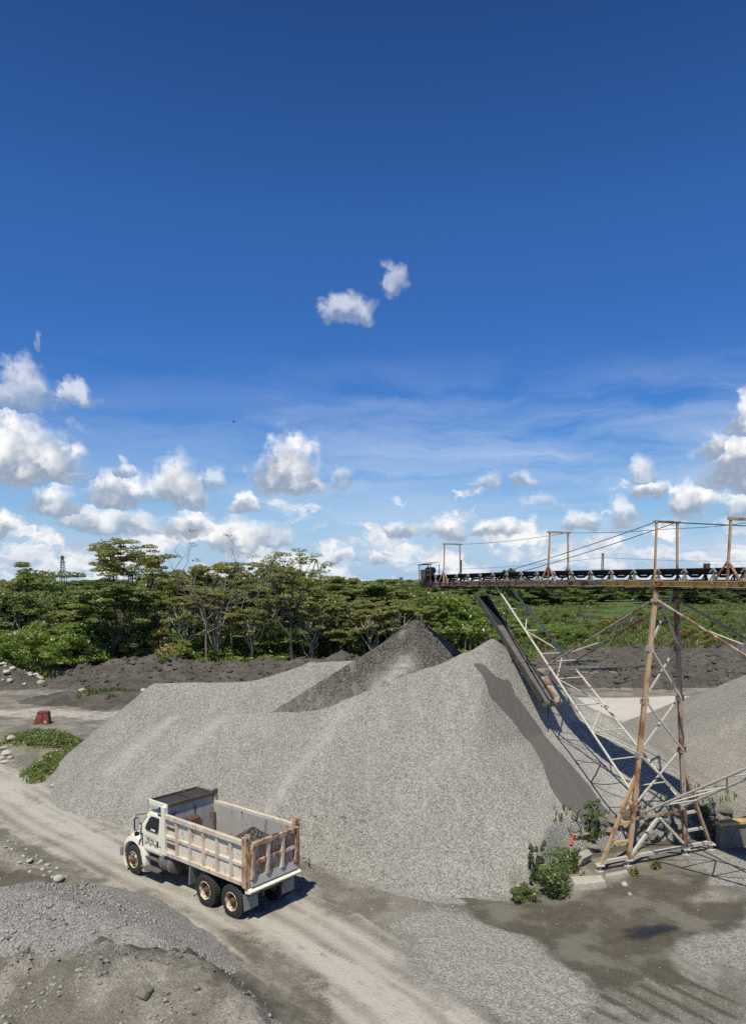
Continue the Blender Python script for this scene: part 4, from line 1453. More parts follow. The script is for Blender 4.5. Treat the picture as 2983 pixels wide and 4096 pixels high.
# head end: pulley, drive motor, little roof
hd = empty('drive_head', TC); hd.parent = conv; hd.matrix_parent_inverse = Matrix.Translation(-TC)
zh = ZB + sag(19)
hcp = lambda s_, l_, z_: cp(s_ - 1.15, l_, z_)
cpart('head_pulley', MB().bar(hcp(20.35, -.50, zh + .18), hcp(20.35, .50, zh + .18), .60, sides=18), M_BELT, hd, True)
for l in (-.60, .60):
    cpart('cheek_plate', MB().hexa([hcp(19.2, l - .02, zh - .16), hcp(20.9, l - .02, zh - .22), hcp(20.9, l + .02, zh - .22), hcp(19.2, l + .02, zh - .16), hcp(19.5, l - .02, zh + .30), hcp(20.7, l - .02, zh + .34), hcp(20.7, l + .02, zh + .34), hcp(19.5, l + .02, zh + .30)]), M_RUSTDK, hd)
cpart('drive_motor', MB().bar(hcp(19.15, -.75, zh + .86), hcp(19.85, -.75, zh + .86), .42, sides=14).box(hcp(19.5, -.75, zh + .60), (.5, .4, .12)), M_GREYDK, hd, True)
cpart('gearbox', MB().box(hcp(20.2, -.70, zh + .62), (.46, .44, .54), Matrix.Rotation(R(25), 3, 'Z')), M_RUSTDK, hd, bevel=.03)
cpart('belt_guard', MB().box(hcp(20.45, -.78, zh + .55), (.12, .42, .75), Matrix.Rotation(R(25), 3, 'Z')), M_PIPE, hd, bevel=.03)
cpart('motor_roof', MB().hexa([hcp(18.9, -1.05, zh + 1.30), hcp(19.9, -1.05, zh + 1.28), hcp(19.9, -.35, zh + 1.34), hcp(18.9, -.35, zh + 1.36), hcp(18.9, -1.05, zh + 1.34), hcp(19.9, -1.05, zh + 1.32), hcp(19.9, -.35, zh + 1.38), hcp(18.9, -.35, zh + 1.40)]), M_YELLOW, hd)
cpart('motor_roof', MB().hexa([hcp(19.95, -1.05, zh + 1.22), hcp(20.6, -1.05, zh + 1.18), hcp(20.6, -.35, zh + 1.22), hcp(19.95, -.35, zh + 1.26), hcp(19.95, -1.05, zh + 1.27), hcp(20.6, -1.05, zh + 1.23), hcp(20.6, -.35, zh + 1.27), hcp(19.95, -.35, zh + 1.31)]), M_BELT, hd)
for a_, l in ((19.0, -1.0), (20.5, -1.0), (19.0, -.4), (20.5, -.4)):
    cpart('roof_leg', MB().bar(hcp(a_, l, zh), hcp(a_, l, zh + 1.24), .05, .05), M_RUSTDK, hd)
cpart('scraper_arm', MB().bar(hcp(20.6, -.62, zh + .9), hcp(21.1, -.62, zh - .1), .06).bar(hcp(20.5, -.62, zh - .02), hcp(21.6, -.62, zh + .12), .05), M_RUSTDK, hd)
cpart('switch_post', MB().bar(cp(16.9, .58, ZB), cp(16.9, .58, ZB + 1.35), .09, sides=8), M_GREYDK)
cpart('junction_box', MB().box(cp(-1.6, .35, ZB + .60), (.16, .22, .30)).bar(cp(-1.6, .35, ZB), cp(-1.6, .35, ZB + .6), .05), M_RUSTDK)

# ------------------------------------------------------------------ trestle tower
tow = empty('support_tower', TC)
tag(tow, 'tall rusty lattice tower with X braces carrying the conveyor', 'tower')


def tpart(name, a_, b_, w_, mat, sides=4, h_=None, parent=tow):
    return cpart(name, MB().bar(a_, b_, w_, h_, sides), mat, parent)


def post_l(z):
    return 1.50 + (.50 - 1.50) * z / 10.9


for sgn in (-1, 1):
    mt = M_ORANGE if sgn < 0 else M_PIPE
    for za, zc in ((.30, 4.1), (4.1, 7.6), (7.6, 10.92)):
        tpart('post', cp(0, sgn * post_l(za), za), cp(0, sgn * post_l(zc), zc), .165, mt, 4, .165)
    tpart('outer_leg', cp(0, sgn * 2.85, .22), cp(0, sgn * (post_l(3.55) + .06), 3.55), .125, M_ORANGE, 4, .11)
    for z in (1.0, 1.75, 2.5):
        k = (z - .22) / (3.7 - .22)
        tpart('rung', cp(.03, sgn * (post_l(z) + .05), z), cp(.03, sgn * (2.85 + (post_l(3.7) - 2.85) * k), z), .10, M_YELLOW if sgn < 0 else M_PALE)
    for l, zf in ((sgn * post_l(0), 0), (sgn * 2.88, 0)):
        ft = cpart('foot', MB().bar(cp(0, l, -.12), cp(0, l, .06), .34, sides=12).bar(cp(0, l, .05), cp(0, l, .34), .13, sides=8).box(cp(0, l, .26), (.30, .30, .04)), M_PALE, tow)
tpart('base_beam', cp(-.02, -2.78, .36), cp(-.02, -1.58, .36), .11, M_PALE, 4, .13)
tpart('base_beam', cp(-.02, -1.42, .36), cp(-.02, 1.42, .36), .11, M_PALE, 4, .13)
tpart('base_beam', cp(-.02, 1.58, .36), cp(-.02, 2.78, .36), .11, M_PALE, 4, .13)
tpart('cross_beam', cp(.04, -1.22, 1.85), cp(.04, 1.34, 1.85), .10, M_PIPE)
tpart('strut', cp(-.06, -1.40, .44), cp(.0, -.05, 1.74), .11, M_PALE)
tpart('strut', cp(-.06, 1.40, .44), cp(.0, .05, 1.74), .10, M_PALE)
zz = [10.75, 8.55, 6.50, 4.40, 2.3]
for za, zc in zip(zz[:-1], zz[1:]):
    tpart('x_brace', cp(-.07, -post_l(za), za), cp(-.07, post_l(zc), zc), .062, M_PALE)
    tpart('x_brace', cp(.07, post_l(za), za), cp(.07, -post_l(zc), zc), .062, M_PALE)
for z in zz[1:]:
    for sgn in (-1, 1):
        cpart('gusset', MB().box(cp(0, sgn * post_l(z), z), (.30, .17, .22), Matrix.Rotation(math.atan2(CB.y, CB.x), 3, 'Z')), M_PIPE, tow)
cpart('head_plate', MB().box(cp(0, 0, 10.90), (.16, 1.5, .10), Matrix.Rotation(math.atan2(CB.y, CB.x) - math.pi / 2, 3, 'Z')), M_RUSTDK, tow)
for sgn in (-1, 1):
    cpart('collar', MB().bar(cp(0, sgn * .54, 10.35), cp(0, sgn * .54, 10.47), .34, sides=12), M_PIPE, tow)


# ------------------------------------------------------------------ raking trusses, one away from and one towards the camera
def raking(sign, label, dz0=2.35, A1=11.5):
    t_ = empty('raking_truss', TC)
    tag(t_, label, 'truss')
    A0, A1 = .15 * sign, A1 * sign
    half = lambda f: 1.02 + (.42 - 1.02) * f
    pt = lambda f, sg: cp(A0 + (A1 - A0) * f, sg * half(f) + (.17 * (1 - f) if sign > 0 else 0), dz0 + (10.92 - dz0) * f)
    for sg in (-1, 1):
        for fa, fb in ((0, .36), (.36, .70), (.70, 1.0)):
            cpart('rail', MB().bar(pt(fa, sg), pt(fb, sg), .10, sides=8), M_PALE, t_, True)
        cpart('shoe', MB().box(pt(.004, sg), (.22, .22, .20)), M_PIPE, t_, bevel=.02)
        cpart('bolted_joint', MB().bar(pt(.355, sg), pt(.367, sg), .165, sides=10), M_PIPE, t_)
        cpart('bolted_joint', MB().bar(pt(.695, sg), pt(.705, sg), .165, sides=10), M_PIPE, t_)
    nodes = [.06, .16, .27, .38, .50, .62, .74, .86]
    for i, f in enumerate(nodes):
        cpart('cross_strut', MB().bar(pt(f, -1), pt(f, 1), .062, sides=6), M_PALE, t_)
        if i < len(nodes) - 1 and i % 1 == 0:
            g_ = nodes[i + 1]
            sg = 1 if i % 2 else -1
            cpart('diagonal', MB().bar(pt(f, sg), pt(g_, -sg), .062, sides=6), M_PALE, t_)
    # braces from the head of the tower down to the rails
    for sg in (-1, 1):
        cpart('tie_brace', MB().bar(cp(.1 * sign, sg * .52, 10.42), pt(.565, sg), .10, sides=8), M_PIPE, t_, True)
    e = lambda f, sg: cp(.1 * sign, sg * .52, 10.42).lerp(pt(.565, sg), f)
    cpart('tie_lacing', MB().bar(e(.30, -1), e(.55, 1), .06, sides=6), M_PALE, t_)
    cpart('tie_lacing', MB().bar(e(.80, -1), e(.55, 1), .06, sides=6), M_PALE, t_)
    cpart('tie_lacing', MB().bar(e(.93, -1), e(.93, 1), .06, sides=6), M_PALE, t_)
    return t_, pt


_, PT = raking(1, 'pale inclined lattice truss rising left from the tower over the gravel pile')
raking(-1, 'inclined twin-rail truss rising from the tower base towards the right edge', 2.1, 14.0)

# ------------------------------------------------------------------ discharge trough hung beside the truss
c_top = at(1066, 1322, 42.6)
c_bot_shadow = on_field(1217, 1610, pile_z)
c_bot = c_bot_shadow - LDIR * 1.45
chute = empty('discharge_trough', c_bot)
tag(chute, 'long rusty discharge trough sloping down onto the gravel pile peak', 'chute')


def chp(name, mb, mat, smooth=False, bevel=0.0):
    return cpart(name, mb, mat, chute, smooth, bevel, base=c_bot)


ax = (c_top - c_bot).normalized()
side = Vector((ax.y, -ax.x, 0)).normalized()
if side.x < 0: side = -side
nrm = side.cross(ax).normalized()
if nrm.z < 0: nrm = -nrm
Lc = (c_top - c_bot).length
q = lambda f, l, h: c_bot + ax * (Lc * f) + side * l + nrm * h
for fa, fb, mt in ((0.02, .34, M_PLATE), (.345, .70, M_PLATE), (.705, 1.0, M_BELT)):
    chp('trough_plate', MB().hexa([q(fa, -.28, -.02), q(fb, -.28, -.02), q(fb, .28, -.02), q(fa, .28, -.02), q(fa, -.28, .02), q(fb, -.28, .02), q(fb, .28, .02), q(fa, .28, .02)]), mt)
for l in (-.31, .31):
    chp('side_board', MB().hexa([q(0.02, l - .03, -.16), q(1, l - .03, -.12), q(1, l + .03, -.12), q(.02, l + .03, -.16), q(.02, l - .03, .16), q(1, l - .03, .12), q(1, l + .03, .12), q(.02, l + .03, .16)]), M_BOARD)
chp('tail_drum', MB().bar(q(.0, -.27, -.05), q(.0, .27, -.05), .36, sides=14), M_PLATE, True)
chp('drum_cover', MB().hexa([q(-.02, .30, -.16), q(.20, .30, -.14), q(.20, .78, -.14), q(-.02, .74, -.16), q(-.02, .32, .18), q(.20, .32, .20), q(.20, .74, .20), q(-.02, .70, .16)]), M_PIPE, bevel=.09)
for f in (.10, .28, .46, .62):
    chp('outrigger', MB().bar(q(f, .40, .05), q(f, .74, .16), .05, sides=6), M_RUSTDK)
for f, l in ((.03, .1), (.42, -.38), (.8, -.38)):
    p_ = q(f, l, 0)
    gz_ = float(pile_z(np.array([p_.x]), np.array([p_.y]))[0])
    chp('prop', MB().bar((p_.x, p_.y, min(gz_, p_.z - .1) - .3), p_, .055, sides=6), M_GREYDK)
for f in (.92, .70):
    u_ = q(f, .38, .0)
    chp('hanger', MB().bar(u_, u_ + Vector((.15, .2, (ZB - .1 - u_.z))), .035, sides=5), M_GREYDK)


# ------------------------------------------------------------------ rough stone wall behind the trestle
def stone_material(name, a_, b_, sc=3.0):
    m, T, b = material(name)
    co = objco(T)
    n1 = T.noise(co, sc, 6, .65); n2 = T.noise(co, sc * 6, 5, .7)
    oi = T.new('ShaderNodeObjectInfo').outputs['Random']
    c = T.mix(n1, a_, b_)
    c = T.mix(T.m('MULTIPLY', oi, .65), c, [a_[0] * .62, a_[1] * .58, a_[2] * .52])
    c = T.mix(T.rng(n2, .55, .75), c, [min(1, x * 1.25) for x in b_])
    T.put(b.inputs['Base Color'], c)
    b.inputs['Roughness'].default_value = .9
    b.inputs['Specular IOR Level'].default_value = .2
    bump(T, b, T.m('ADD', n1, T.m('MULTIPLY', n2, .5)), .6, .05)
    return m


M_ROCK = stone_material('mossy_rock', (.11, .105, .075), (.28, .26, .21))
M_PALEROCK = stone_material('pale_river_stone', (.34, .32, .27), (.62, .59, .50))
M_CONC = stone_material('dirty_concrete', (.36, .33, .27), (.56, .52, .44), 1.5)


def rock_mesh(name, seed, sub=2, rough=.28, flat=.75, mat=None, cutd=.36, smooth=True, planes=9):
    import bmesh
    rs = np.random.RandomState(seed)
    bm = bmesh.new()
    bmesh.ops.create_icosphere(bm, subdivisions=sub, radius=.5)
    k = rs.normal(size=(5, 3)); ph = rs.uniform(0, 6, 5)
    pl = rs.normal(size=(planes, 3)); pl /= np.linalg.norm(pl, axis=1)[:, None]
    for v in bm.verts:
        p = np.array(v.co)
        w_ = sum(math.sin(3.0 * float(p @ k[i]) + ph[i]) for i in range(5)) / 5
        p = p * (1 + rough * w_)
        for n_ in pl:
            d_ = float(p @ n_)
            if d_ > cutd:
                p = p - n_ * (d_ - cutd) * .92
        v.co = (p[0], p[1] * .9, p[2] * flat)
    me = bpy.data.meshes.new(name)
    bm.to_mesh(me); bm.free()
    if mat: me.materials.append(mat)
    if smooth:
        for p in me.polygons: p.use_smooth = True
    return me


rocks = [rock_mesh('rock', i + 1, 3, .34, .8, M_ROCK, .27, False, 12) for i in range(4)]
stones = [rock_mesh('stone', i + 20, 2, .30, .55, M_PALEROCK, .33, True, 9) for i in range(5)]
rw = empty('rough_stone_wall', (7.4, 30.5, 0))
tag(rw, 'low mossy stone wall of rough blocks behind the tower base', 'stone wall')
rs = np.random.RandomState(5)
for row, zc in enumerate((.22, .66, 1.0)):
    xx = 8.3 + .3 * row
    while xx < 16.2:
        wd = rs.uniform(.55, 1.05)
        yy = float(np.interp(xx, [p[0] for p in WALL], [p[1] for p in WALL]))
        o = link_mesh('stone_block', rocks[rs.randint(4)], None, rw)
        o.location = (xx - 7.4, yy - 30.5 + .10 + .12 * row + rs.uniform(-.1, .1), zc + rs.uniform(-.06, .06))
        o.scale = (wd * 1.15, rs.uniform(.6, .9), rs.uniform(.55, .75))
        o.rotation_euler = (rs.uniform(-.2, .2), rs.uniform(-.2, .2), rs.uniform(-.3, .5))
        xx += wd * .92
# concrete tank wall at the far right
ct = empty('concrete_trough', (16.2, 32.0, 0))
tag(ct, 'mossy concrete trough wall at the right edge beside the tower', 'concrete trough')
cb_ = MB().box((15.4, 32.1, .45), (2.0, .30, 1.1), Matrix.Rotation(R(14), 3, 'Z')); o = cb_.build('wall', M_ROCK, None, bevel=.03); o.parent = ct; o.matrix_parent_inverse = Matrix.Translation((-16.2, -32.0, 0))
cb_ = MB().box((15.4, 32.05, 1.06), (2.1, .42, .12), Matrix.Rotation(R(14), 3, 'Z')); o = cb_.build('coping', M_YELLOW, None, bevel=.01); o.parent = ct; o.matrix_parent_inverse = Matrix.Translation((-16.2, -32.0, 0))
cb_ = MB().box((18.0, 33.4, .35), (3.4, .25, 1.4), Matrix.Rotation(R(14), 3, 'Z')); o = cb_.build('back_wall', M_ROCK, None, bevel=.03); o.parent = ct; o.matrix_parent_inverse = Matrix.Translation((-16.2, -32.0, 0))
# broken slabs in front of the bush
slabm = MB().hexa([(-.75, -.28, -.2), (.7, -.36, -.2), (.8, .2, -.2), (-.6, .36, -.2), (-.7, -.22, .16), (.55, -.30, .22), (.66, .12, .26), (-.52, .28, .20)])
sl = slabm.build('concrete_slab', M_CONC, None, True, .04); sl.location = (*G(1300, 1965), .08); sl.rotation_euler = (.1, .08, .35)
tag(sl, 'broken pale concrete slab lying beside the bush', 'concrete slab')
sl2 = sl.copy(); sl2.data = sl.data; COL.objects.link(sl2); sl2.location = (*G(1365, 1942), .02); sl2.scale = (.8, .4, .5); sl2.rotation_euler = (0, 0, .4)
tag(sl2, 'narrow strip of broken concrete in front of the left tower leg', 'concrete slab')
sl3 = sl.copy(); COL.objects.link(sl3); sl3.location = (*G(1290, 1915), .25); sl3.scale = (.6, .6, 1.1); sl3.rotation_euler = (.5, .1, .9)
tag(sl3, 'tilted brownish concrete block between the bush and the tower leg', 'concrete slab')


# ------------------------------------------------------------------ vegetation
def leaf_material(name, dark, light, trans=.48):
    m, T, b = material(name)
    g = T.new('ShaderNodeNewGeometry')
    rnd = g.outputs['Random Per Island']
    oi = T.new('ShaderNodeObjectInfo').outputs['Random']
    c = T.mix(rnd, dark, light)
    c = T.mix(T.m('MULTIPLY', oi, .5), c, T.mix(rnd, [dark[0] * 1.5, dark[1] * 1.25, dark[2]], [light[0] * 1.35, light[1] * 1.05, light[2] * .8]))
    T.n.remove(b)
    df = T.new('ShaderNodeBsdfDiffuse'); T.put(df.inputs[0], c)
    tr = T.new('ShaderNodeBsdfTranslucent'); T.put(tr.inputs[0], T.v('MULTIPLY', c, (1.25, 1.25, .7)))
    gl = T.new('ShaderNodeBsdfGlossy'); gl.inputs['Roughness'].default_value = .45; gl.inputs[0].default_value = (.7, .75, .8, 1)
    mx = T.new('ShaderNodeMixShader'); mx.inputs[0].default_value = trans
    T.l.new(df.outputs[0], mx.inputs[1]); T.l.new(tr.outputs[0], mx.inputs[2])
    m2 = T.new('ShaderNodeMixShader'); m2.inputs[0].default_value = .05
    T.l.new(mx.outputs[0], m2.inputs[1]); T.l.new(gl.outputs[0], m2.inputs[2])
    T.l.new(m2.outputs[0], T.n['Material Output'].inputs[0])
    return m


L_UMB = leaf_material('feathery_leaf', (.135, .170, .052), (.360, .380, .145))
L_DARK = leaf_material('dark_leaf', (.055, .092, .038), (.185, .240, .100))
L_MID = leaf_material('mid_leaf', (.100, .152, .044), (.285, .345, .120))
L_BRIGHT = leaf_material('bright_leaf', (.105, .180, .030), (.280, .375, .090))
L_YEL = leaf_material('yellow_leaf', (.180, .185, .050), (.400, .380, .140))
L_GRASS = leaf_material('grass_blade', (.095, .140, .034), (.250, .290, .095))
L_DRY = leaf_material('dry_grass', (.130, .115, .060), (.250, .215, .125))
M_BARK = plain('grey_bark', (.17, .145, .115), .9, var=.45, scale=2.5)
M_BARKD = plain('dark_bark', (.070, .058, .045), .9, var=.4, scale=2.5)
M_BARKP = plain('pale_bark', (.38, .34, .28), .9, var=.3, scale=2.0)


def leaf_cloud(clumps, size, rs, up=.55):
    """many small diamond leaves spread through flattened clumps: (centre, rx, rz, n)"""
    P = []
    for c, rx, rz, n in clumps:
        u = rs.normal(size=(n, 3)); u /= np.linalg.norm(u, axis=1)[:, None]
        r = rs.uniform(.35, 1.0, size=(n, 1)) ** .6
        k = u * r
        k[:, 2] = np.where(k[:, 2] < -.35, k[:, 2] * .5, k[:, 2])
        P.append(np.array(c) + k * np.array([rx, rx, rz]))
    P = np.concatenate(P)
    n = len(P)
    nr = rs.normal(size=(n, 3)) * (1 - up) + np.array([0, 0, up]); nr /= np.linalg.norm(nr, axis=1)[:, None]
    a_ = np.cross(nr, rs.normal(size=(n, 3))); a_ /= np.linalg.norm(a_, axis=1)[:, None]
    b_ = np.cross(nr, a_)
    s_ = size * rs.uniform(.6, 1.35, size=(n, 1))
    V = np.stack([P - a_ * s_, P - b_ * s_ * .45, P + a_ * s_, P + b_ * s_ * .45], 1).reshape(-1, 3)
    return V, np.arange(n * 4).reshape(n, 4)


class Wood:
    def __init__(s):
        s.V, s.F, s.n = [], [], 0

    def limb(s, a, b, r0, r1, sides=6):
        a, b = np.array(a, float), np.array(b, float)
        t = b - a; t /= np.linalg.norm(t) + 1e-9
        u = np.cross(t, [0.31, .17, .93]); u /= np.linalg.norm(u) + 1e-9
        w = np.cross(t, u)
        an = np.arange(sides) * 2 * math.pi / sides
        ring = np.cos(an)[:, None] * u + np.sin(an)[:, None] * w
        s.V.append(np.concatenate([a + ring * r0, b + ring * r1]))
        i = np.arange(sides); j = (i + 1) % sides
        s.F.append(np.stack([i, j, j + sides, i + sides], -1) + s.n)
        s.n += 2 * sides

    def wavy(s, a, b, r0, r1, rs, k=4, amp=.06):
        a, b = np.array(a, float), np.array(b, float)
        L = np.linalg.norm(b - a)
        p = a
        pts = [a]
        for i in range(1, k + 1):
            q_ = a + (b - a) * i / k + (rs.normal(size=3) * L * amp * (i < k))
            s.limb(p, q_, r0 + (r1 - r0) * (i - 1) / k, r0 + (r1 - r0) * i / k)
            p = q_; pts.append(p)
        return pts

    def mesh(s, name):
        return np_mesh(name, np.concatenate(s.V), np.concatenate(s.F))


def make_tree(name, kind, H_, seed, leaf, bark, spread_=None, dens=1.0, trunk_k=1.0, leafsize=.17, low=False):
    """returns an Empty with trunk and crown children, at the origin"""
    rs = np.random.RandomState(seed)
    w = Wood(); cl = []
    if kind == 'umbrella':
        sp = spread_ or H_ * .42
        fork = H_ * rs.uniform(.36, .48)
        pts = w.wavy((0, 0, -.5), (rs.normal() * .3, rs.normal() * .3, fork), .20 * trunk_k, .13 * trunk_k, rs, 4, .03)
        base = pts[-1]
        nl = rs.randint(7, 10)
        for i in range(nl):
            t = 2 * math.pi * (i + rs.uniform(-.3, .3)) / nl
            rr = sp * rs.uniform(.30, .62); zt = H_ * rs.uniform(.66, .90)
            mid = base + np.array([math.cos(t) * rr, math.sin(t) * rr, zt - fork])
            st0 = pts[-2] if rs.rand() < .4 else base
            pl = w.wavy(st0, mid, .10 * trunk_k, .055, rs, 3, .07)
            for j in range(rs.randint(5, 8)):
                t2 = t + rs.uniform(-1.0, 1.0)
                r2 = rr * rs.uniform(.5, 1.0) + sp * rs.uniform(.0, .42)
                end = base + np.array([math.cos(t2) * r2, math.sin(t2) * r2, 0]); end[2] = H_ * rs.uniform(.80, 1.0) - .16 * H_ * (r2 / sp) ** 2 - (.14 * H_ if rs.rand() < .3 else 0)
                w.wavy(pl[-1] if rs.rand() < .7 else pl[-2], end, .045, .02, rs, 2, .06)
                cl.append((end + np.array([0, 0, .1]), sp * rs.uniform(.12, .24), H_ * .020, int(210 * dens)))
                cl.append((end * .8 + pl[-1] * .2 + rs.normal(size=3) * sp * .06, sp * rs.uniform(.07, .15), H_ * .016, int(90 * dens)))
        V, Fc = leaf_cloud(cl, leafsize, rs, .62)
    elif kind == 'round':
        sp = spread_ or H_ * .36
        fork = H_ * (rs.uniform(.22, .34) if not low else .10)
        pts = w.wavy((0, 0, -.5), (rs.normal() * .2, rs.normal() * .2, fork), .22 * trunk_k, .16 * trunk_k, rs, 3, .03)
        nl = rs.randint(12, 16)
        for i in range(nl):
            t = 2 * math.pi * i * .618 + rs.uniform(-.4, .4)
            ph = (i + rs.rand()) / nl
            rr = sp * math.sqrt(max(.05, 1 - (ph * .95) ** 2)) * rs.uniform(.50, 1.0)
            z0_ = .10 if low else .32
            end = np.array([math.cos(t) * rr, math.sin(t) * rr, H_ * (z0_ + (.90 - z0_) * ph) * rs.uniform(.92, 1.04)])
            pl = w.wavy(pts[-1], end, .09 * trunk_k, .03, rs, 3, .05)
            for j in range(6):
                c = end + rs.normal(size=3) * np.array([sp * .22, sp * .22, H_ * .045])
                cl.append((c, sp * rs.uniform(.12, .28), H_ * rs.uniform(.03, .06), int(190 * dens)))
        V, Fc = leaf_cloud(cl, leafsize, rs, .40)
    elif kind == 'dead':
        sp = spread_ or H_ * .40
        fork = H_ * .45
        pts = w.wavy((0, 0, -.5), (.3, .1, fork), .24 * trunk_k, .16 * trunk_k, rs, 5, .02)

        def grow(p, d_, L, r, lev):
            q_ = np.array(p) + d_ * L
            pp = w.wavy(p, q_, r, r * .55, rs, 3, .07)
            if lev > 0:
                for _ in range(rs.randint(2, 4)):
                    nd = d_ + rs.normal(size=3) * np.array([.55, .55, .35]); nd[2] = max(nd[2], -.05); nd /= np.linalg.norm(nd)
                    grow(pp[rs.randint(1, 4)], nd, L * rs.uniform(.45, .8), r * .55, lev - 1)
            else:
                ends.append(q_)
        ends = []
        for i in range(5):
            t = 2 * math.pi * i / 5 + rs.uniform(-.5, .5)
            d_ = np.array([math.cos(t) * .75, math.sin(t) * .75, rs.uniform(.75, 1.2)]); d_ /= np.linalg.norm(d_)
            grow(pts[-1] if i < 3 else pts[-2], d_, H_ * .40, .11 * trunk_k, 2)
        for e in ends[::3]:
            cl.append((e, .6, .25, int(26 * dens)))
        V, Fc = leaf_cloud(cl, leafsize * .8, rs, .5)
    else:                                               # shrub
        sp = spread_ or H_ * .7
        for i in range(16):
            t = rs.uniform(0, 6.28); rr = sp * rs.uniform(.05, .85)
            end = np.array([math.cos(t) * rr, math.sin(t) * rr, H_ * rs.uniform(.25, .95) * (1 - .35 * (rr / sp) ** 2)])
            w.wavy((rs.normal() * .1, rs.normal() * .1, -.2), end, .04, .012, rs, 2, .05)
            for j in range(4):
                cl.append((end + rs.normal(size=3) * np.array([sp, sp, H_ * .6]) * .13, sp * rs.uniform(.12, .26), H_ * rs.uniform(.05, .12), int(100 * dens)))
        V, Fc = leaf_cloud(cl, leafsize, rs, .42)
    e = empty(name)
    tm = w.mesh('trunk')
    link_mesh('trunk' if kind != 'shrub' else 'stems', tm, bark, e, True)
    link_mesh('crown' if kind != 'dead' else 'last_leaves', np_mesh('crown', V, Fc), leaf, e)
    return e


PROTO = {
    'u1': make_tree('umbrella_tree', 'umbrella', 16, 11, L_UMB, M_BARKD, 6.4, 1.0, 1.3, .16),
    'u2': make_tree('umbrella_tree', 'umbrella', 12, 12, L_UMB, M_BARK, 5.6, 1.0),
    'u3': make_tree('umbrella_tree', 'umbrella', 11, 13, L_MID, M_BARKD, 5.4, 1.2),
    'u4': make_tree('sparse_tree', 'umbrella', 15, 18, L_UMB, M_BARKD, 4.6, .32, 1.1, .15),
    'u5': make_tree('slender_tree', 'umbrella', 10, 17, L_UMB, M_BARKP, 3.6, .75, .75, .15),
    'r1': make_tree('broadleaf_tree', 'round', 12, 21, L_DARK, M_BARKD, 4.6, .95),
    'r2': make_tree('broadleaf_tree', 'round', 10, 22, L_MID, M_BARKP, 4.4, .95),
    'r3': make_tree('broadleaf_tree', 'round', 9, 23, L_BRIGHT, M_BARK, 3.6, .9, leafsize=.20, low=True),
    'b1': make_tree('bushy_tree', 'round', 8, 25, L_MID, M_BARK, 4.6, .95, leafsize=.20, low=True),
    'b2': make_tree('bushy_tree', 'round', 7, 26, L_DARK, M_BARK, 4.4, .95, leafsize=.20, low=True),
    'd1': make_tree('dead_tree', 'dead', 15, 34, L_YEL, M_BARK, 6, 1.0, .62),
    's1': make_tree('shrub', 'shrub', 3.6, 41, L_MID, M_BARK, 3.2, 1.6, leafsize=.095),
    's2': make_tree('shrub', 'shrub', 3.0, 42, L_BRIGHT, M_BARK, 2.8, 1.6, leafsize=.085),
    's3': make_tree('shrub', 'shrub', 4.2, 43, L_YEL, M_BARKP, 2.4, 1.2, leafsize=.095),
}
PH = dict(u5=10, b1=8, b2=7, u1=16, u2=12, u3=11, u4=15, r1=12, r2=10, r3=9, d1=15, s1=3.6, s2=3.0, s3=4.2)
used_proto = set()
tree_rs = np.random.RandomState(99)


def plant(key, X, Ytop, depth, label, cat='tree', group=None, rot=None, wide=1.0, name=None, tall=None):
    """a tree whose top is seen at (X, Ytop) and which stands 'depth' metres away"""
    top = at(X, Ytop, depth)
    gz_ = float(ground_z(np.array([top.x]), np.array([depth]))[0])
    h_ = (top.z - gz_) if tall is None else tall
    k = h_ / PH[key]
    if key in used_proto:
        o = copy_tree(PROTO[key])
    else:
        o = PROTO[key]; used_proto.add(key)
    if name: o.name = name
    o.location = (top.x, depth, gz_)
    o.scale = (k * wide, k * wide, k)
    o.rotation_euler = (0, 0, tree_rs.uniform(0, 6.28) if rot is None else rot)
    for p in ('label', 'category', 'group'):
        if p in o: del o[p]
    tag(o, label, cat, group)
    return o


# the ones that stand out
plant('u1', 292, 1195, 92, 'tallest umbrella-crowned tree at left rising above the forest', rot=.4)
plant('d1', 452, 1202, 81, 'bare dead tree with long pale forked branches', rot=1.1)
plant('u4', 648, 1208, 82, 'tall thin half-bare tree with a feathery one-sided crown', rot=2.2)
plant('d1', 512, 1222, 84, 'smaller bare tree right of the tall dead tree', rot=3.9)
plant('d1', 478, 1300, 83, 'short bare sapling between the two dead trees', rot=5.2, wide=.7)
plant('r2', 62, 1248, 118, 'broad round-topped tree above the forest at far left', wide=1.25)
plant('u2', 590, 1240, 104, 'feathery flat-topped tree left of the half-bare tree', rot=.2)
plant('u2', 740, 1272, 110, 'flat-topped tree standing out at middle of the forest line', rot=2.0)
plant('u2', 455, 1240, 100, 'flat leafy tree behind the bare dead tree', rot=4.0)
plant('u3', 250, 1285, 84, 'dense layered green tree below the tallest umbrella tree', wide=1.25)
plant('r1', 330, 1320, 88, 'dark dense tree beneath the tallest umbrella tree', wide=1.1)
plant('u3', 745, 1385, 86, 'small flat-crowned tree in front of the forest near the clay bank', wide=1.15)
plant('s3', 372, 1385, 84, 'yellowish young tree standing right in front of the dark forest', 'tree', wide=1.1, name='young_tree')
plant('s2', 140, 1385, 88, 'rounded pale green shrub on the grass at far left', 'shrub', wide=1.3)
plant('s2', 215, 1385, 86, 'wide layered shrub right of the grass clearing at far left', 'shrub', wide=1.2)
plant('s2', 500, 1400, 86, 'bright green bushy thicket behind the clay bank, left clump', 'shrub', wide=1.7)
plant('s2', 590, 1392, 87, 'bright green bushy thicket left of the half-bare trunk', 'shrub', wide=1.7)
plant('r3', 1025, 1322, 78, 'bright leafy tree just behind the dark gravel peak', wide=1.25)
plant('r3', 1085, 1345, 84, 'bright leafy tree seen between trough and inclined truss', wide=1.2)
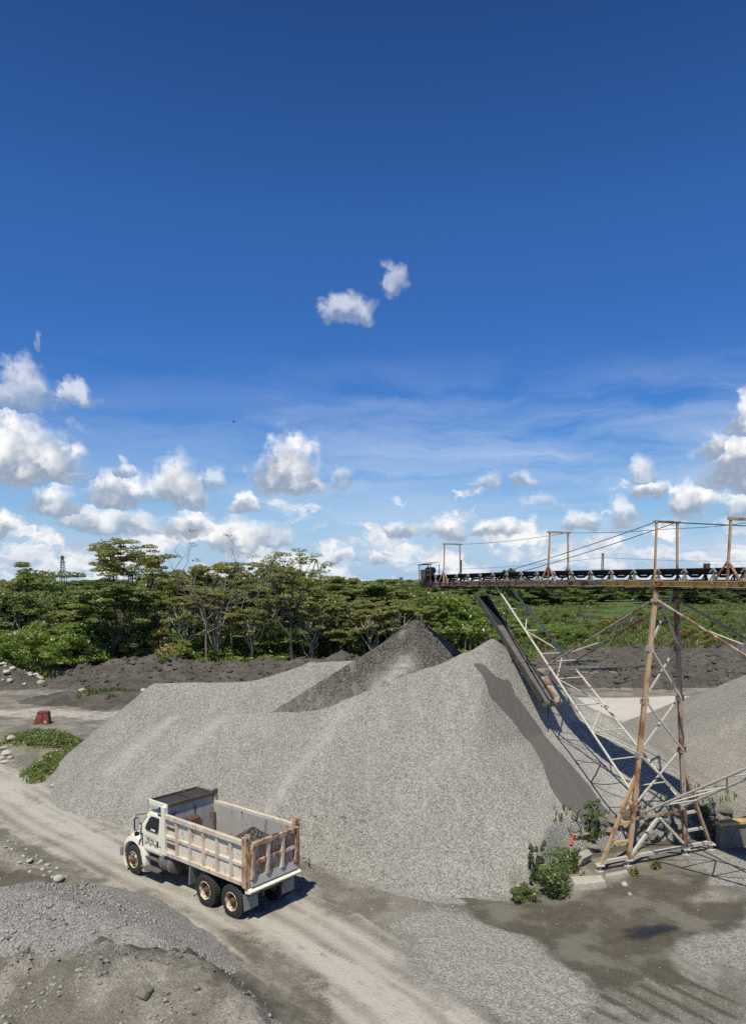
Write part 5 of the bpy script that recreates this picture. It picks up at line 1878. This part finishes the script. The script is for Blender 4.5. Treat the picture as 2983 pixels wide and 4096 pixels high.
plant('r3', 1133, 1262, 300, 'lone round treetop peeking above the conveyor belt', wide=.9)
plant('r2', 985, 1300, 95, 'round green tree left of the conveyor head end', wide=1.1)
GRP = 'trees of the forest belt behind the clay bank'
LB = 'leafy tree standing in the crowded forest belt at left and middle'
fs = [('r2', 20, 1293, 100, 1.2), ('r2', 110, 1309, 106, 1.2), ('r2', 165, 1312, 108, 1.2), ('r2', 195, 1303, 112, 1.1), ('u3', 0, 1316, 104, 1.3), ('r2', 60, 1340, 108, 1.2), ('r2', 130, 1336, 108, 1.2),
      ('u2', 380, 1266, 106, 1.1), ('u3', 400, 1317, 94, 1.2), ('r2', 300, 1371, 86, 1.0), ('u3', 520, 1284, 96, 1.3), ('r2', 560, 1327, 94, 1.2), ('u2', 610, 1320, 104, 1.2), ('u3', 545, 1270, 112, 1.2),
      ('u2', 690, 1292, 102, 1.2), ('r2', 700, 1370, 94, 1.1), ('u3', 790, 1281, 106, 1.2), ('r2', 800, 1325, 98, 1.2), ('u2', 850, 1284, 108, 1.2), ('u2', 860, 1324, 98, 1.2), ('r2', 905, 1302, 106, 1.2), ('r2', 940, 1293, 112, 1.2),
      ('u2', 660, 1351, 106, 1.2), ('u3', 830, 1357, 92, 1.2), ('r2', 900, 1365, 92, 1.2), ('r2', 950, 1344, 98, 1.2), ('u2', 640, 1395, 92, 1.0), ('r1', 455, 1336, 92, 1.2), ('r2', 770, 1355, 95, 1.1), ('u2', 500, 1285, 118, 1.1),
      ('r2', 1060, 1310, 110, 1.1), ('u3', 1000, 1332, 104, 1.2), ('r2', 720, 1313, 125, 1.3), ('r2', 820, 1305, 130, 1.3), ('r2', 590, 1314, 125, 1.3), ('u3', 480, 1297, 120, 1.3), ('r2', 250, 1308, 120, 1.3), ('r2', 940, 1304, 135, 1.3), ('r2', 345, 1296, 122, 1.3)]
PLACES = [(40, 'at the left edge of the forest'), (90, 'under the round-topped tree at far left'), (150, 'below the lattice mast'), (205, 'right of the lattice mast'), (260, 'left of the tallest umbrella tree'),
          (320, 'beneath the tallest umbrella tree'), (375, 'just right of the tallest umbrella tree'), (430, 'left of the bare dead tree'), (480, 'behind the bare dead tree'), (530, 'just right of the bare dead tree'),
          (575, 'between the dead tree and the half-bare tree'), (625, 'left of the half-bare tree'), (672, 'behind the half-bare tree'), (725, 'just right of the half-bare tree'), (780, 'near the small flat-crowned front tree'),
          (830, 'well left of the dark gravel peak'), (880, 'left of the dark gravel peak'), (930, 'above the dark gravel peak'), (980, 'left of the conveyor head'), (1040, 'below the conveyor head'), (9999, 'behind the discharge trough')]
LOOK = dict(r1='dark rounded tree', r2='mid-green rounded tree', u2='feathery flat-topped tree', u3='dense layered tree', u5='slender pale-trunked tree', s1='low green shrub', s2='bright leafy shrub')
taken = set()


def which(key, X_, D_, kindword):
    place = next(t for lim, t in PLACES if X_ < lim)
    row = 'front row' if D_ < 96 else ('middle row' if D_ < 109 else 'back row')
    base = LOOK[key] + ' ' + place + ((', ' + row) if kindword == 'tree' else ' at the forest foot')
    for extra in ('', 'taller ', 'smaller ', 'wider ', 'thinner '):
        if extra + base not in taken:
            taken.add(extra + base)
            return extra + base
    return base


fs += [('u5', 560, 1345, 84, 1.0), ('u5', 690, 1352, 83, 1.0), ('u5', 715, 1330, 88, 1.0), ('u5', 820, 1348, 85, 1.0), ('u5', 770, 1325, 90, 1.0), ('u5', 870, 1340, 86, 1.0), ('u5', 410, 1318, 84, .9), ('u5', 482, 1300, 84, .9), ('u5', 925, 1338, 88, 1.0), ('u5', 125, 1352, 88, 1.0), ('u5', 612, 1322, 86, .9)]
for key, X_, Y_, D_, wd in fs:
    plant(key, X_, Y_, D_, which(key, X_, D_, 'tree'), 'tree', GRP, wide=wd)
GR2 = 'shrubs along the foot of the forest'
for key, X_, Y_, D_, wd in [('s2', 30, 1415, 92, 1.1), ('s1', 275, 1412, 85, 1.1), ('s1', 320, 1420, 84, 1.0), ('s2', 440, 1418, 85, 1.3), ('s2', 550, 1412, 86, 1.4), ('s1', 640, 1420, 86, 1.0), ('s1', 700, 1420, 88, 1.1), ('s1', 800, 1420, 88, 1.2),
                           ('s1', 850, 1400, 90, 1.2), ('s2', 900, 1405, 90, 1.2), ('s1', 960, 1392, 90, 1.2), ('s2', 1000, 1395, 86, 1.2), ('s1', 1050, 1400, 84, 1.0), ('s1', 1110, 1392, 96, 1.1)]:
    plant(key, X_, Y_, D_, which(key, X_, D_, 'shrub'), 'shrub', GR2, wide=wd)
GR3 = 'far trees and bushes beyond the green field'
LF = 'distant bushy tree beyond the green field behind the conveyor'
for i in range(58):
    X_ = 1085 + 600 * (i + tree_rs.uniform(-.4, .4)) / 58
    D_ = tree_rs.choice([320, 350, 390, 430, 500])
    key = tree_rs.choice(['b1', 'b1', 'b2', 'r3', 'b1'])
    plant(key, X_, 1286 + 5200 / D_ * tree_rs.uniform(.35, 1.0), D_, LF, 'tree', GR3, wide=tree_rs.uniform(1.2, 1.8))
GR4 = 'bushes scattered over the green field'
LG = 'low bush growing in the weedy green field on the right'
for i in range(60):
    X_ = tree_rs.uniform(1120, 1690); D_ = tree_rs.uniform(120, 225)
    key = tree_rs.choice(['s1', 's2', 's1', 's3'])
    plant(key, X_, 1300, D_, LG, 'bush', GR4, wide=tree_rs.uniform(.9, 1.6), tall=tree_rs.uniform(.9, 3.4))
GR5 = 'distant trees on the horizon'
for i in range(60):
    X_ = -40 + 1740 * (i + tree_rs.uniform(-.5, .5)) / 60
    D_ = tree_rs.uniform(330, 620)
    plant(tree_rs.choice(['b1', 'b2', 'r1']), X_, 1284 + tree_rs.uniform(-4, 5), D_, 'far hazy treetop along the horizon line', 'tree', GR5, wide=tree_rs.uniform(1.5, 2.6))


# grass as one mass per place
def grass_mass(name, pts, hmin, hmax, wdt, mat, label, seed, per=5):
    rs = np.random.RandomState(seed)
    P = np.repeat(np.asarray(pts, float), per, axis=0)
    n = len(P)
    P[:, :2] += rs.normal(size=(n, 2)) * wdt * 1.6
    h = rs.uniform(hmin, hmax, n)
    t = rs.uniform(0, 6.28, n)
    lean = rs.normal(size=(n, 2)) * h[:, None] * .35
    d_ = np.stack([np.cos(t), np.sin(t), 0 * t], -1) * wdt
    tip = P + np.concatenate([lean, h[:, None]], 1)
    mid = P + np.concatenate([lean * .35, h[:, None] * .6], 1)
    V = np.stack([P - d_ * .5, P + d_ * .5, mid + d_ * .4, tip, mid - d_ * .4], 1).reshape(-1, 3)
    o = link_mesh(name, np_mesh(name, V, np.arange(n * 5).reshape(n, 5)), mat)
    return tag(o, label, 'grass', kind='stuff')


def scatter(n, x0, x1, y0, y1, seed, keep=None, zf=ground_z):
    rs = np.random.RandomState(seed)
    x, y = rs.uniform(x0, x1, n), rs.uniform(y0, y1, n)
    if keep is not None:
        k = keep(x, y); x, y = x[k], y[k]
    return np.stack([x, y, zf(x, y)], -1)


far_z = lambda x, y: ground_z(x, y)
grass_mass('field_grass', scatter(24000, 8, 190, 111, 330, 1, lambda x, y: (x / y < .60) & (fbm(x, y, 14, 3, 5) > -.12)), .25, .95, .26, L_GRASS, 'tall green grass and weeds of the field behind the conveyor', 2, 4)
grass_mass('field_grass', scatter(9000, 8, 150, 113, 240, 3, lambda x, y: (x / y < .60) & (fbm(x, y, 18, 3, 8) > -.02)), .3, 1.0, .25, L_DRY, 'patches of dry brownish weeds in the field', 4, 4)
grass_mass('meadow_grass', scatter(7000, -62, 6, 84, 120, 5, lambda x, y: (x / y > -.60)), .4, 1.2, .24, L_GRASS, 'bright green grass below the trees at left', 6, 4)

# weeds on the little mound by the road
mk = lambda x, y: (np.exp(-((x + 21.2) / 2.4) ** 2 - ((y - 48.6) / 2.6) ** 2) + .9 * np.exp(-((x + 18.6) / .9) ** 2 - ((y - 43.6) / 3.0) ** 2) + .35 * fbm(x, y, 1.2, 3, 7)) > .50
_rs = np.random.RandomState(77)
_mw = scatter(6000, -26, -15.5, 38, 54, 7, mk)[:520]
_k = int(len(_mw) * .66)
for _i, (_leaf, _sl, _lab) in enumerate(((L_MID, slice(0, _k), 'low green weeds matted over the little mound left of the gravel'), (L_BRIGHT, slice(_k, None), 'brighter green weed sprigs dotted over the little mound'))):
    V_, F_ = leaf_cloud([(p + np.array([0, 0, .06]), _rs.uniform(.15, .50), _rs.uniform(.10, .40), 60) for p in _mw[_sl]], .075, _rs, .3)
    tag(link_mesh('mound_weeds', np_mesh('mound_weeds', V_, F_), _leaf), _lab, 'weeds', kind='stuff')
grass_mass('mound_weeds', scatter(900, -26, -15.5, 38, 54, 9, mk), .15, .45, .09, L_DRY, 'dry stalks among the weeds on the little mound', 10, 3)
rk = lambda x, y: np.maximum(bank_z4(x, y), ground_z(x, y))
grass_mass('ridge_weeds', scatter(500, -27, -17, 67.5, 71, 11, lambda x, y: fbm(x, y, 2.5, 2, 3) > .1, rk), .15, .45, .12, L_GRASS, 'sparse weeds on the low ridge beside the far road', 12, 4)
wk = lambda x, y: np.abs(y - wall_y(x) - .3) < .55
grass_mass('wall_weeds', scatter(520, 7.2, 16.5, 30, 35, 13, wk, pile_z), .10, .36, .045, L_GRASS, 'weeds growing along the rough wall behind the tower', 14, 4)


# plants near the tower
def bush(name, X_, Y_, h_, sp, leaf, size, label, seed, n=9, dens=70, tallish=False, cat='bush'):
    rs = np.random.RandomState(seed)
    g = G(X_, Y_)
    gz_ = float(pile_z(np.array([g[0]]), np.array([g[1]]))[0])
    w = Wood(); cl = []
    for i in range(n):
        t = rs.uniform(0, 6.28); rr = sp * rs.uniform(.05, .85)
        e_ = np.array([math.cos(t) * rr, math.sin(t) * rr, h_ * rs.uniform(.45, 1.0) * (1 - .4 * (rr / sp) ** 2)])
        pts = w.wavy((rs.normal() * .06, rs.normal() * .06, -.15), e_, .022, .008, rs, 3, .05)
        for p in pts[1:]:
            cl.append((p, sp * (.16 if tallish else .30), h_ * (.10 if tallish else .16), dens // 3))
    V, Fc = leaf_cloud(cl, size, rs, .35)
    o = empty(name, (g[0], g[1], gz_))
    link_mesh('stems', w.mesh('stems'), M_BARK, o)
    link_mesh('foliage', np_mesh('foliage', V, Fc), leaf, o)
    return tag(o, label, cat)


bush('leafy_bush', 1232, 1985, 1.75, .90, L_MID, .055, 'largest dense green bush at the right toe of the gravel pile', 3, 14, 330)
bush('leafy_bush', 1188, 1962, 1.75, .50, L_DARK, .050, 'thin upright dark bush left of the largest green bush', 4, 8, 190, True)
bush('leafy_bush', 1160, 1995, .55, .60, L_GRASS, .042, 'low olive tuft at the left foot of the green bushes', 5, 10, 260)
bush('tall_weed', 1310, 1888, 2.0, .48, L_MID, .050, 'tall bright weed beside the left leg of the tower', 6, 11, 220, True, 'weed')
bush('leafy_bush', 1265, 1935, 1.0, .50, L_GRASS, .045, 'scrubby bush between the large bush and the tall weed', 7, 9, 200)
bush('small_weed', 1450, 1925, .32, .35, L_GRASS, .05, 'small weed tuft in front of the tower base beam', 9, 8, 60, cat='weed')
bush('small_weed', 1405, 1942, .35, .25, L_YEL, .05, 'yellowish weed tuft by the second tower foot', 10, 7, 50, cat='weed')
bush('small_weed', 1285, 1958, .45, .25, L_BRIGHT, .05, 'little bright weed left of the concrete slab', 12, 7, 50, cat='weed')
bush('small_weed', 1560, 1850, .6, .45, L_GRASS, .06, 'weedy tuft on the wall right of the tower', 11, 8, 70, cat='weed')


# ------------------------------------------------------------------ stones, scrap and far masts
def stone(X_, Y_, size, label=None, group=None, zf=pile_z, mesh=None, y1=170, rise=.25):
    p = on_field(X_, Y_, zf, 17, y1)
    o = link_mesh('stone', stones[tree_rs.randint(5)] if mesh is None else mesh)
    o.location = (p.x, p.y, p.z + size * rise * .22)
    o.scale = (size * tree_rs.uniform(.9, 1.3), size * tree_rs.uniform(.8, 1.1), size * tree_rs.uniform(.8, 1.2))
    o.rotation_euler = (tree_rs.uniform(-.3, .3), tree_rs.uniform(-.3, .3), tree_rs.uniform(0, 6.28))
    return tag(o, label, 'stone', group)


near_z = lambda x, y: np.maximum(np.maximum(ground_z(x, y), small_z(x, y)), main_z(x, y))
stone(130, 1949, .46, 'largest round pale stone at the end of the stones by the road', zf=near_z)
stone(1382, 1962, .36, 'smooth white oval stone on the wet ground near the slab', zf=near_z)
stone(1395, 1984, .26, 'small flat pinkish stone below the white oval stone', zf=near_z)
stone(118, 1742, .42, 'lone pale stone at the left corner of the gravel pile toe', zf=near_z)
stone(28, 1640, .95, 'large pale boulder on top of the weedy mound', zf=near_z)
stone(93, 1690, .75, 'pale slanted boulder on the slope of the weedy mound', zf=near_z)
stone(322, 2242, .55, 'grey angular rock at the bottom of the foreground mound', zf=near_z, mesh=rocks[1])
stone(112, 2188, .20, 'small lone grey rock on the foreground mud mound', zf=near_z, mesh=rocks[0])
for X_, Y_, s_ in [(12, 1862, .30), (30, 1868, .34), (52, 1880, .30), (20, 1880, .32), (60, 1905, .34), (75, 1896, .30), (85, 1908, .36), (98, 1915, .34), (70, 1920, .30), (88, 1925, .32), (105, 1930, .30), (60, 1930, .28), (110, 1942, .30),
                  (45, 1895, .28), (38, 1910, .26), (120, 1922, .28), (92, 1938, .24), (5, 1875, .28), (140, 1940, .22), (78, 1912, .24)]:
    stone(X_ + 6, Y_ + 4, s_ * .68, 'pale river stone in the heap of stones beside the road', 'heap of pale stones left of the road', near_z)
for X_, Y_, s_ in [(5, 1650, .7), (15, 1672, .75), (8, 1660, .6), (22, 1682, .5), (2, 1685, .8), (12, 1690, .6), (78, 1728, .4), (84, 1735, .35), (62, 1625, .4)]:
    stone(X_, Y_, s_, 'white stone among the weeds at the left of the little mound', 'white stones around the weedy mound', near_z)
b4 = lambda x, y: np.maximum(bank_z4(x, y), ground_z(x, y))
for i in range(26):
    X_ = 285 + 30 * tree_rs.randn() if i < 15 else tree_rs.uniform(130, 300)
    stone(min(X_, 318), tree_rs.uniform(1508, 1534), tree_rs.uniform(.45, .95), 'white stone strewn on the low ridge behind the gravel pile', 'white stones on the low ridge', b4)
b2 = lambda x, y: np.maximum(bank_z2(x, y), ground_z(x, y))
for i in range(34):
    X_ = tree_rs.uniform(0, 135); Y_ = tree_rs.uniform(1440 + X_ * .22, 1522)
    stone(X_, Y_, tree_rs.uniform(.35, 1.25), 'white stone on the grey rubble mound at far left', 'white stones on the rubble mound', b2)


def pebbles(name, pts, s0, s1, mat, label, seed):
    """loose stones too small to count, one mesh of little irregular octahedra"""
    rs = np.random.RandomState(seed)
    n = len(pts)
    base = np.array([(1, 0, 0), (-1, 0, 0), (0, 1, 0), (0, -1, 0), (0, 0, .7), (0, 0, -.7)], float)
    s_ = s0 + (s1 - s0) * rs.rand(n) ** 3
    a_ = rs.uniform(0, 6.28, n)
    B = base[None] * (1 + .4 * rs.normal(size=(n, 6, 1))) * s_[:, None, None]
    x = B[..., 0] * np.cos(a_)[:, None] - B[..., 1] * np.sin(a_)[:, None]
    y = B[..., 0] * np.sin(a_)[:, None] + B[..., 1] * np.cos(a_)[:, None]
    V = np.stack([x, y, B[..., 2]], -1) + np.asarray(pts)[:, None, :]
    f = np.array([(0, 2, 4), (2, 1, 4), (1, 3, 4), (3, 0, 4), (2, 0, 5), (1, 2, 5), (3, 1, 5), (0, 3, 5)])
    Fp = (f[None] + np.arange(n)[:, None, None] * 6).reshape(-1, 3)
    me_ = np_mesh(name, V.reshape(-1, 3), Fp)
    if mat is MAT_GROUND:
        set_zone(me_, 'zone_a', np.tile([.1, 0, 0, 0.], (len(me_.vertices), 1))); set_zone(me_, 'zone_b', np.zeros((len(me_.vertices), 4)))
    o = link_mesh(name, me_, mat)
    return tag(o, label, 'pebbles', kind='stuff')


M_PEB = stone_material('loose_pebble', (.22, .21, .18), (.46, .44, .38), 1.0)
roadfar = lambda x, y: path_d(x, y, ROAD)
pebbles('loose_pebbles', scatter(16000, -16, 0, 17.5, 32, 21, lambda x, y: (roadfar(x, y) > 2.9) & (fbm(x, y, 1.8, 3, 9) > -.1), near_z), .010, .085, M_PEB, 'loose pebbles scattered over the foreground mud mound', 22)
pebbles('loose_pebbles', scatter(5200, -14, 8, 17.5, 42, 23, lambda x, y: (main_z(x, y) - ground_z(x, y) < .15) & (main_z(x, y) - ground_z(x, y) > -.75) & (x < 7), near_z), .014, .085, M_PEB, 'loose gravel scattered along the toe of the large pile', 24)
pebbles('loose_pebbles', scatter(1600, 0, 14, 17.5, 30, 25, lambda x, y: fbm(x, y, 1.5, 3, 19) > .0, near_z), .010, .04, M_PEB, 'loose pebbles on the churned ground at lower right', 26)
pebbles('loose_clods', scatter(5200, 14, 70, 72, 112, 27, lambda x, y: bank_z3(x, y) > -.2, lambda x, y: np.maximum(bank_z3(x, y), ground_z(x, y))), .06, .42, MAT_CLAY, 'clay clods strewn over the churned bank behind the tower', 28)
pebbles('loose_clods', scatter(3600, -40, 12, 74, 88, 29, lambda x, y: bank_z1(x, y) > .2, bank_z1), .05, .34, MAT_CLAY, 'clay clods on the long bank in front of the trees', 30)
pebbles('loose_pebbles', scatter(900, -60, -36, 68, 84, 31, None, b2), .05, .20, M_PALEROCK, 'small white stones sprinkled over the rubble mound', 32)

pebbles('mud_clods', scatter(2200, -16, 0, 17.5, 27, 41, lambda x, y: (roadfar(x, y) > 3.2) & (fbm(x, y, 1.3, 3, 77) > .1), near_z), .02, .10, MAT_GROUND, 'clods of earth littering the foreground mound', 42)

# red scrap box
M_RED = weathered('faded_red_paint', (.24, .055, .045), rust=(.09, .035, .022), dust=(.30, .20, .17), k_rust=.36, k_dust=.45, scale=2.5)
rb_ = empty('scrap_box', (*G(95, 1604), .0), R(6)); rb_.scale = (.80, .80, .80)
tag(rb_, 'small red rusty steel box with sloped side on the flat ground', 'scrap box')
MB().hexa([(-.78, -.50, 0), (.66, -.50, 0), (.66, .50, 0), (-.78, .50, 0), (-.30, -.42, 1.22), (.62, -.48, 1.18), (.60, .42, 1.18), (-.30, .42, 1.22)]).build('shell', M_RED, rb_, bevel=.03)
for z in (.05, 1.14):
    MB().box((.0 if z < 1 else .15, -.52 if z < 1 else -.47, z), (1.42 if z < 1 else .92, .06, .08)).build('rim', M_RED, rb_, bevel=.01)
MB().box((.14, -.535, .55), (.06, .05, .95)).build('rib', M_RED, rb_)
MB().box((.66, -.50, .60), (.07, .07, 1.16)).build('corner_post', M_RED, rb_)
MB().bar((.40, -.56, .24), (.40, -.50, .24), .30, sides=14).build('inspection_cover', M_YELLOW, rb_)


# hose ring and orange strip on the gravel by the bushes
def ring(c, r, t, n=18, tilt=None):
    mb = MB()
    pts = [Vector((r * math.cos(2 * math.pi * i / n), r * math.sin(2 * math.pi * i / n), 0)) for i in range(n)]
    if tilt is not None: pts = [tilt @ p for p in pts]
    pts = [p + Vector(c) for p in pts]
    for i in range(n): mb.bar(pts[i], pts[(i + 1) % n], t, sides=5)
    return mb


M_ORSTRIP = plain('orange_plastic', (.62, .12, .04), .5)
pr_ = on_field(1270, 1838, pile_z)
o = ring((0, 0, 0), .30, .05, tilt=Matrix.Rotation(R(38), 3, 'X')).build('hose_ring', M_GREYDK); o.location = pr_ + Vector((0, -.05, .14)); tag(o, 'dark rusty ring lying on the gravel toe', 'ring')
pa, pb_ = on_field(1272, 1856, pile_z) + Vector((0, 0, .06)), on_field(1262, 1882, pile_z) + Vector((0, 0, .08))
mb = MB()
for i in range(5):
    t0, t1 = i / 5, (i + .9) / 5
    mb.bar(pa.lerp(pb_, t0) + Vector((.05 * math.sin(i * 2), 0, 0)), pa.lerp(pb_, t1) + Vector((.05 * math.sin(i * 2 + 2), 0, .02)), .09, .03)
o = mb.build('plastic_strip', M_ORSTRIP); tag(o, 'bright orange strip trailing below the dark ring', 'plastic strip')


# lattice masts far away
def mast(X_, Ytop, depth, w0, w1, label, arms=2):
    top = at(X_, Ytop, depth)
    gz_ = float(ground_z(np.array([top.x]), np.array([depth]))[0])
    m_ = empty('lattice_mast', (top.x, depth, gz_))
    tag(m_, label, 'mast')
    h_ = top.z - gz_
    mb_leg = []
    for sx in (-1, 1):
        for sy in (-1, 1):
            MB().bar((sx * w0, sy * w0, 0), (sx * w1, sy * w1, h_), .22).build('leg', M_GREYDK, m_)
    n_ = 9
    for i in range(n_):
        z0, z1 = h_ * i / n_, h_ * (i + 1) / n_
        a_, b_ = w0 + (w1 - w0) * i / n_, w0 + (w1 - w0) * (i + 1) / n_
        MB().bar((-a_, -a_, z0), (b_, -b_, z1), .14).build('diagonal', M_GREYDK, m_)
        MB().bar((a_, -a_, z0), (-b_, -b_, z1), .14).build('diagonal', M_GREYDK, m_)
    for i in range(arms):
        MB().bar((-w0 * .9, 0, h_ * (.96 - .10 * i)), (w0 * .9, 0, h_ * (.96 - .10 * i)), .22).build('cross_arm', M_GREYDK, m_)
    return m_


mast(138, 1232, 330, 1.7, .32, 'lattice power mast standing behind the forest at far left')
mast(1335, 1226, 470, .85, .45, 'slim grey power mast behind the conveyor', 3)
pw_ = MB()
A_ = at(1335, 1236, 470); B_ = at(1720, 1243, 470); C_ = at(1010, 1262, 470)
for p, q_ in ((A_, B_), (C_, A_)):
    hp = hang(p, q_, 1.2, 12)
    for u_, v_ in zip(hp[:-1], hp[1:]): pw_.bar(u_, v_, .17, sides=4)
tag(pw_.build('power_line', M_CABLE), 'thin power line strung through the sky behind the conveyor', 'power line')


# a bird in flight
def bird(X_, Y_, depth, span, label, bank=.3):
    p = at(X_, Y_, depth)
    o = empty('bird', p, .6)
    MB().lathe([(.01, -.30), (.07, -.20), (.10, 0), (.07, .16), (.045, .22), (.05, .28), (.01, .36)], (0, 0, 0), 'x', 8).build('body', M_BLACK, o, True)
    for s in (-1, 1):
        h_ = span / 2
        MB().hexa([(-.10, s * .05, -.01), (.14, s * .05, -.01), (.18, s * h_ * .5, .10), (-.08, s * h_ * .5, .10), (-.10, s * .05, .02), (.14, s * .05, .02), (.18, s * h_ * .5, .125), (-.08, s * h_ * .5, .125)]).hexa([(-.08, s * h_ * .5, .10), (.18, s * h_ * .5, .10), (.02, s * h_, .06), (-.10, s * h_, .06), (-.08, s * h_ * .5, .125), (.18, s * h_ * .5, .125), (.02, s * h_, .08), (-.10, s * h_, .08)]).build('wing', M_BLACK, o)
    o.rotation_euler = (bank, 0, .6)
    return tag(o, label, 'bird')


bird(518, 935, 150, 1.3, 'tiny dark bird flying in the blue sky above the middle clouds')
bird(225, 2252 - 1055, 210, 1.3, 'tiny bird flying left of the tallest umbrella tree')
bird(888, 1282, 112, 1.2, 'dark bird perched above the forest treetops left of the conveyor', 0.0)
